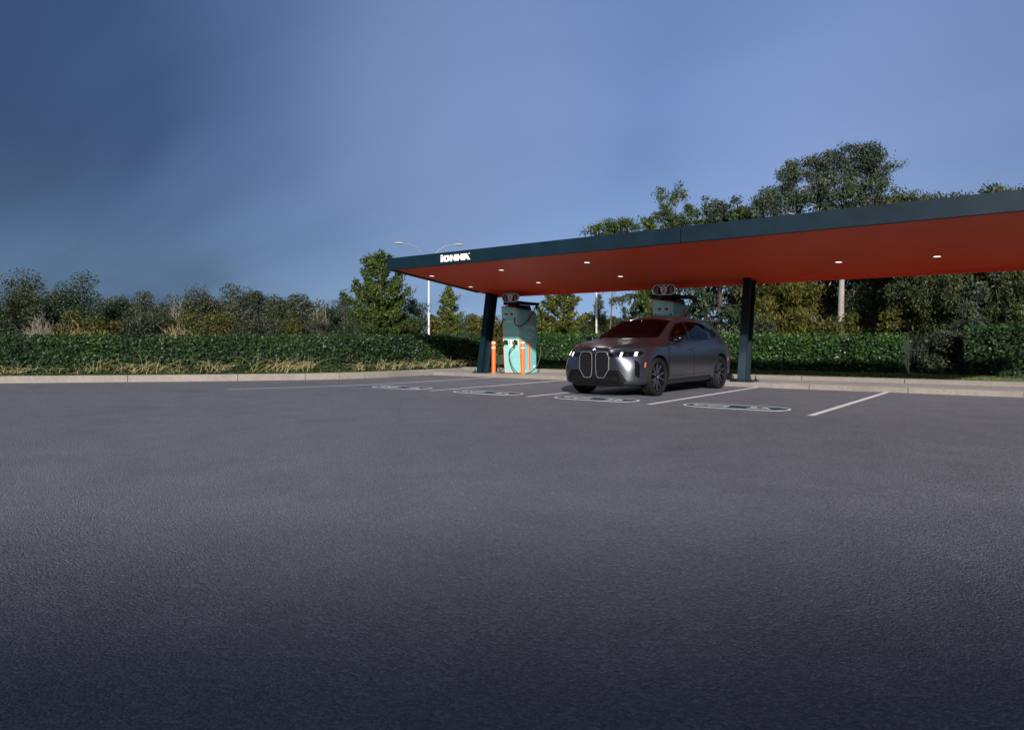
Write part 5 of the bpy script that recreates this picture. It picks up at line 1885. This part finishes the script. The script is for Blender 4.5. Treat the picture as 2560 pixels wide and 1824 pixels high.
for i_, (px, Z, top, n, lm, lb) in enumerate([
        (2055, 40, 545, 9000, 'leaf_olive', 'olive willowy tree behind the pale trunk of the gum tree'),
        (2185, 36, 500, 12000, 'leaf_willow', 'willowy tree just right of the pale trunk of the gum tree'),
        (2265, 32, 478, 14000, 'leaf_willow', 'willowy tree over the metal rail'),
        (2350, 31, 470, 15000, 'leaf_willow', 'broad hanging willow between the rail and the taller right hedge'),
        (2450, 30, 462, 15000, 'leaf_gum', 'dusty green hanging willow above the left end of the taller right hedge'),
        (2550, 29, 455, 15000, 'leaf_willow', 'hanging willow at the right edge of the photo'),
        (2680, 29, 450, 9000, 'leaf_willow', 'willow cut off by the right edge of the frame')]):
    H = height(top, Z)
    rr_ = random.Random(300 + i_)
    cl = []
    for lv in range(5):
        z = H * (0.24 + 0.165 * lv)
        for k in range(4 if lv < 4 else 3):
            a = rr_.uniform(0, 6.283)
            r = H * 0.19 * (1.15 - 0.13 * lv) * rr_.uniform(0.4, 1.0)
            cl.append((math.cos(a) * r, math.sin(a) * r * 0.8, z + rr_.uniform(-0.25, 0.25), H * 0.115 * rr_.uniform(0.8, 1.2), H * 0.085 * rr_.uniform(0.8, 1.2)))
    clump_tree(px, Z, top, cl, lm, lb, 280 + i_, int(n * 1.9), 'willow_tree', 0.16, 0.15, 0.5, 'bark_dark', group=W_, fork=0.45, weep=0.9, aspect=0.36)
shrub(2225, 27, 775, 26, 'leaf_gold', 'small bright yellow bush under the willows, right of the pale trunk', 295, 1800, leaf=0.11)
shrub(2130, 29, 790, 34, 'leaf_gold', 'low golden bush at the right foot of the pale trunk', 296, 2200, leaf=0.11)
shrub(2068, 29, 795, 34, 'leaf_gold', 'low golden bush at the left foot of the pale trunk', 297, 2200, leaf=0.11)
shrub(1915, 28, 800, 36, 'leaf_olive', 'low olive bush just right of the second steel post', 298, 2200, leaf=0.11)
shrub(2368, 20.2, 838, 46, 'leaf_grey', 'grey-green loose bush between the metal rail and the taller hedge', 299, 5200, leaf=0.08, z0=0.05)
shrub(2420, 22.0, 800, 40, 'leaf_grey', 'grey-green bush leaning on the left end of the taller hedge', 303, 3600, leaf=0.09, z0=0.05)
shrub(2300, 22.6, 842, 40, 'leaf_dark', 'dark bush behind the metal rail', 304, 3600, leaf=0.08, z0=0.05)

D_ = 'dark trees closing the view on the right'
for i_, (px, Z, yt, hw, lb) in enumerate([
        (1905, 44, 640, 70, 'dark tree behind the second steel post'), (2010, 46, 650, 75, 'dark tree far behind the low golden bushes'),
        (2125, 44, 630, 80, 'dark tree behind the pale trunk of the gum tree'), (2240, 45, 620, 85, 'dark tree behind the willow over the rail'),
        (2360, 43, 610, 85, 'dark tree behind the broad hanging willow'), (2480, 42, 600, 90, 'dark tree behind the dusty green willow'), (2610, 42, 600, 90, 'dark tree at the right frame edge, farthest back')]):
    shrub(px, Z, yt, hw, 'leaf_dark', lb, 320 + i_, 7000, name='broadleaf_tree', cat='tree', leaf=0.22, group=D_, z0=0.05)
B__ = 'grey-green bushes far behind the left shrubs'
for i_, (px, yt, lb) in enumerate([(-30, 740, 'far bush at the left frame edge behind the olive bush'), (80, 735, 'far bush behind the tall olive bush'), (160, 730, 'far bush between the two tall left bushes'), (255, 752, 'far bush closing the dip on the left'),
        (330, 758, 'far bush behind the fine grey-green bush'), (400, 760, 'far bush just left of the bare upright twigs'), (470, 752, 'far bush just right of the bare upright twigs'), (545, 748, 'far bush closing the gap in the grey pair'),
        (655, 756, 'far bush right of the grey pair'), (720, 758, 'far bush left of the upright olive bush'), (785, 762, 'far bush behind the bare twiggy shrub'), (835, 760, 'far bush left of the cypress spire'), (890, 765, 'far bush at the left foot of the big pine')]):
    shrub(px, 44, yt, 58, 'leaf_haze', lb, 340 + i_, 4200, leaf=0.16, group=B__, z0=0.08)

# far wood that closes the view between the trunks
rng = np.random.default_rng(9)
m = 26000
px_ = rng.uniform(-500, 3000, m)
Z_ = rng.uniform(84, 100, m)
tp = 800 + 16 * np.sin(px_ * 0.011) + 10 * np.sin(px_ * 0.037 + 1) + 6 * np.sin(px_ * 0.11)
hz = (859 - tp) / 1720 * Z_ + 1.0
X = (px_ - 1280) / 1720 * Z_
P = np.stack([CA * X - SA * Z_, SA * X + CA * Z_, hz * rng.random(m) ** 0.7], axis=1)
V, F = leaves(P, 0.62, rng)
tag(np_mesh('distant_woods', V, F, 'leaf_grey'), 'far low grey-green wood closing the view behind the trees', 'woods', kind='stuff')

# ------------------------------------------------------------------ lamp posts and rail
def lamp_post(px, Z, label):
    x, y = at(px, Z)
    rt = empty('lamp_post', (x, y, 0.17), math.atan2(SA, CA))
    tag(rt, label, 'lamp post', 'pale double-armed lamp posts')
    b = BM()
    lathe(b, [(0.20, 0), (0.20, 0.5), (0.10, 0.55), (0.085, 3.0), (0.065, 7.75), (0.0005, 7.8)], 14)
    obj('pole', b, 'galvanised', rt, True)
    for s, yy in ((-1, -0.3), (1, 0.5)):
        b = BM()
        pts = smooth_pts([(0, 0, 7.4), (s * 0.35, yy * 0.2, 7.95), (s * 0.9, yy * 0.5, 8.5), (s * 1.5, yy * 0.8, 8.82), (s * 2.05, yy, 8.88)], 5)
        tube(b, pts, 0.030, 8)
        ar = obj('arm', b, 'arm_metal', rt, True)
        b = BM()
        lp = []
        for t, wd, hh in ((0, 0.05, 0.05), (0.12, 0.13, 0.10), (0.40, 0.16, 0.12), (0.62, 0.13, 0.09), (0.70, 0.05, 0.04)):
            lp.append([Vector((s * (2.0 + t), yy + wd * math.cos(R(a)), 8.88 + hh * math.sin(R(a)) * (1 if a < 180 else 0.6))) for a in range(0, 360, 30)])
        loft(b, lp)
        obj('lamp_head', b, 'head_metal', ar, True)
    return rt


lamp_post(1072, 55, 'pale lamp post with two curved arms behind the left corner of the canopy')
lamp_post(1491, 55, 'pale lamp post left of the car windscreen, its top hidden by the canopy')

x, y = at(2294, 19.9)
rl = empty('metal_railing', (x, y, 0.17), math.atan2(SA, CA))
tag(rl, 'short dark metal railing with thin bars between the two right hedges', 'railing')
b = BM()
tube(b, [(-0.31, 0, 0.72), (0.31, 0, 0.72)], 0.018, 8)
obj('top_rail', b, 'black_steel', rl)
for k in range(7):
    b = BM()
    tube(b, [(-0.29 + 0.0967 * k, 0, -0.03), (-0.29 + 0.0967 * k, 0, 0.71)], 0.007, 6)
    obj('bar', b, 'black_steel', rl)

# unseen flat-roofed building, added behind the camera to shade the near asphalt
x, y = SUN.x / math.hypot(SUN.x, SUN.y), SUN.y / math.hypot(SUN.x, SUN.y)
DB = 38.0
HB = (DB + 3.2) * math.tan(R(SUN_EL))
bl = empty('shade_building', (x * DB, y * DB, 0), math.atan2(y, x) - R(90))
tag(bl, 'plain flat-roofed building added out of view to cast shade on the near asphalt', 'building')
b = BM()
bx(b, -70, 70, 0, 30, -0.1, HB - 0.5, 0.05)
wl = obj('wall', b, 'wall_render', bl)
b = BM()
bx(b, -70.15, 70.15, -0.15, 30.15, HB - 0.498, HB, 0.05)
obj('roof', b, 'wall_render', bl)
for k in range(-8, 9):
    b = BM()
    bx(b, k * 8 - 2.2, k * 8 + 2.2, -0.06, 0.02, 4.0, 6.4, 0.02)
    obj('window', b, 'car_glass', bl)
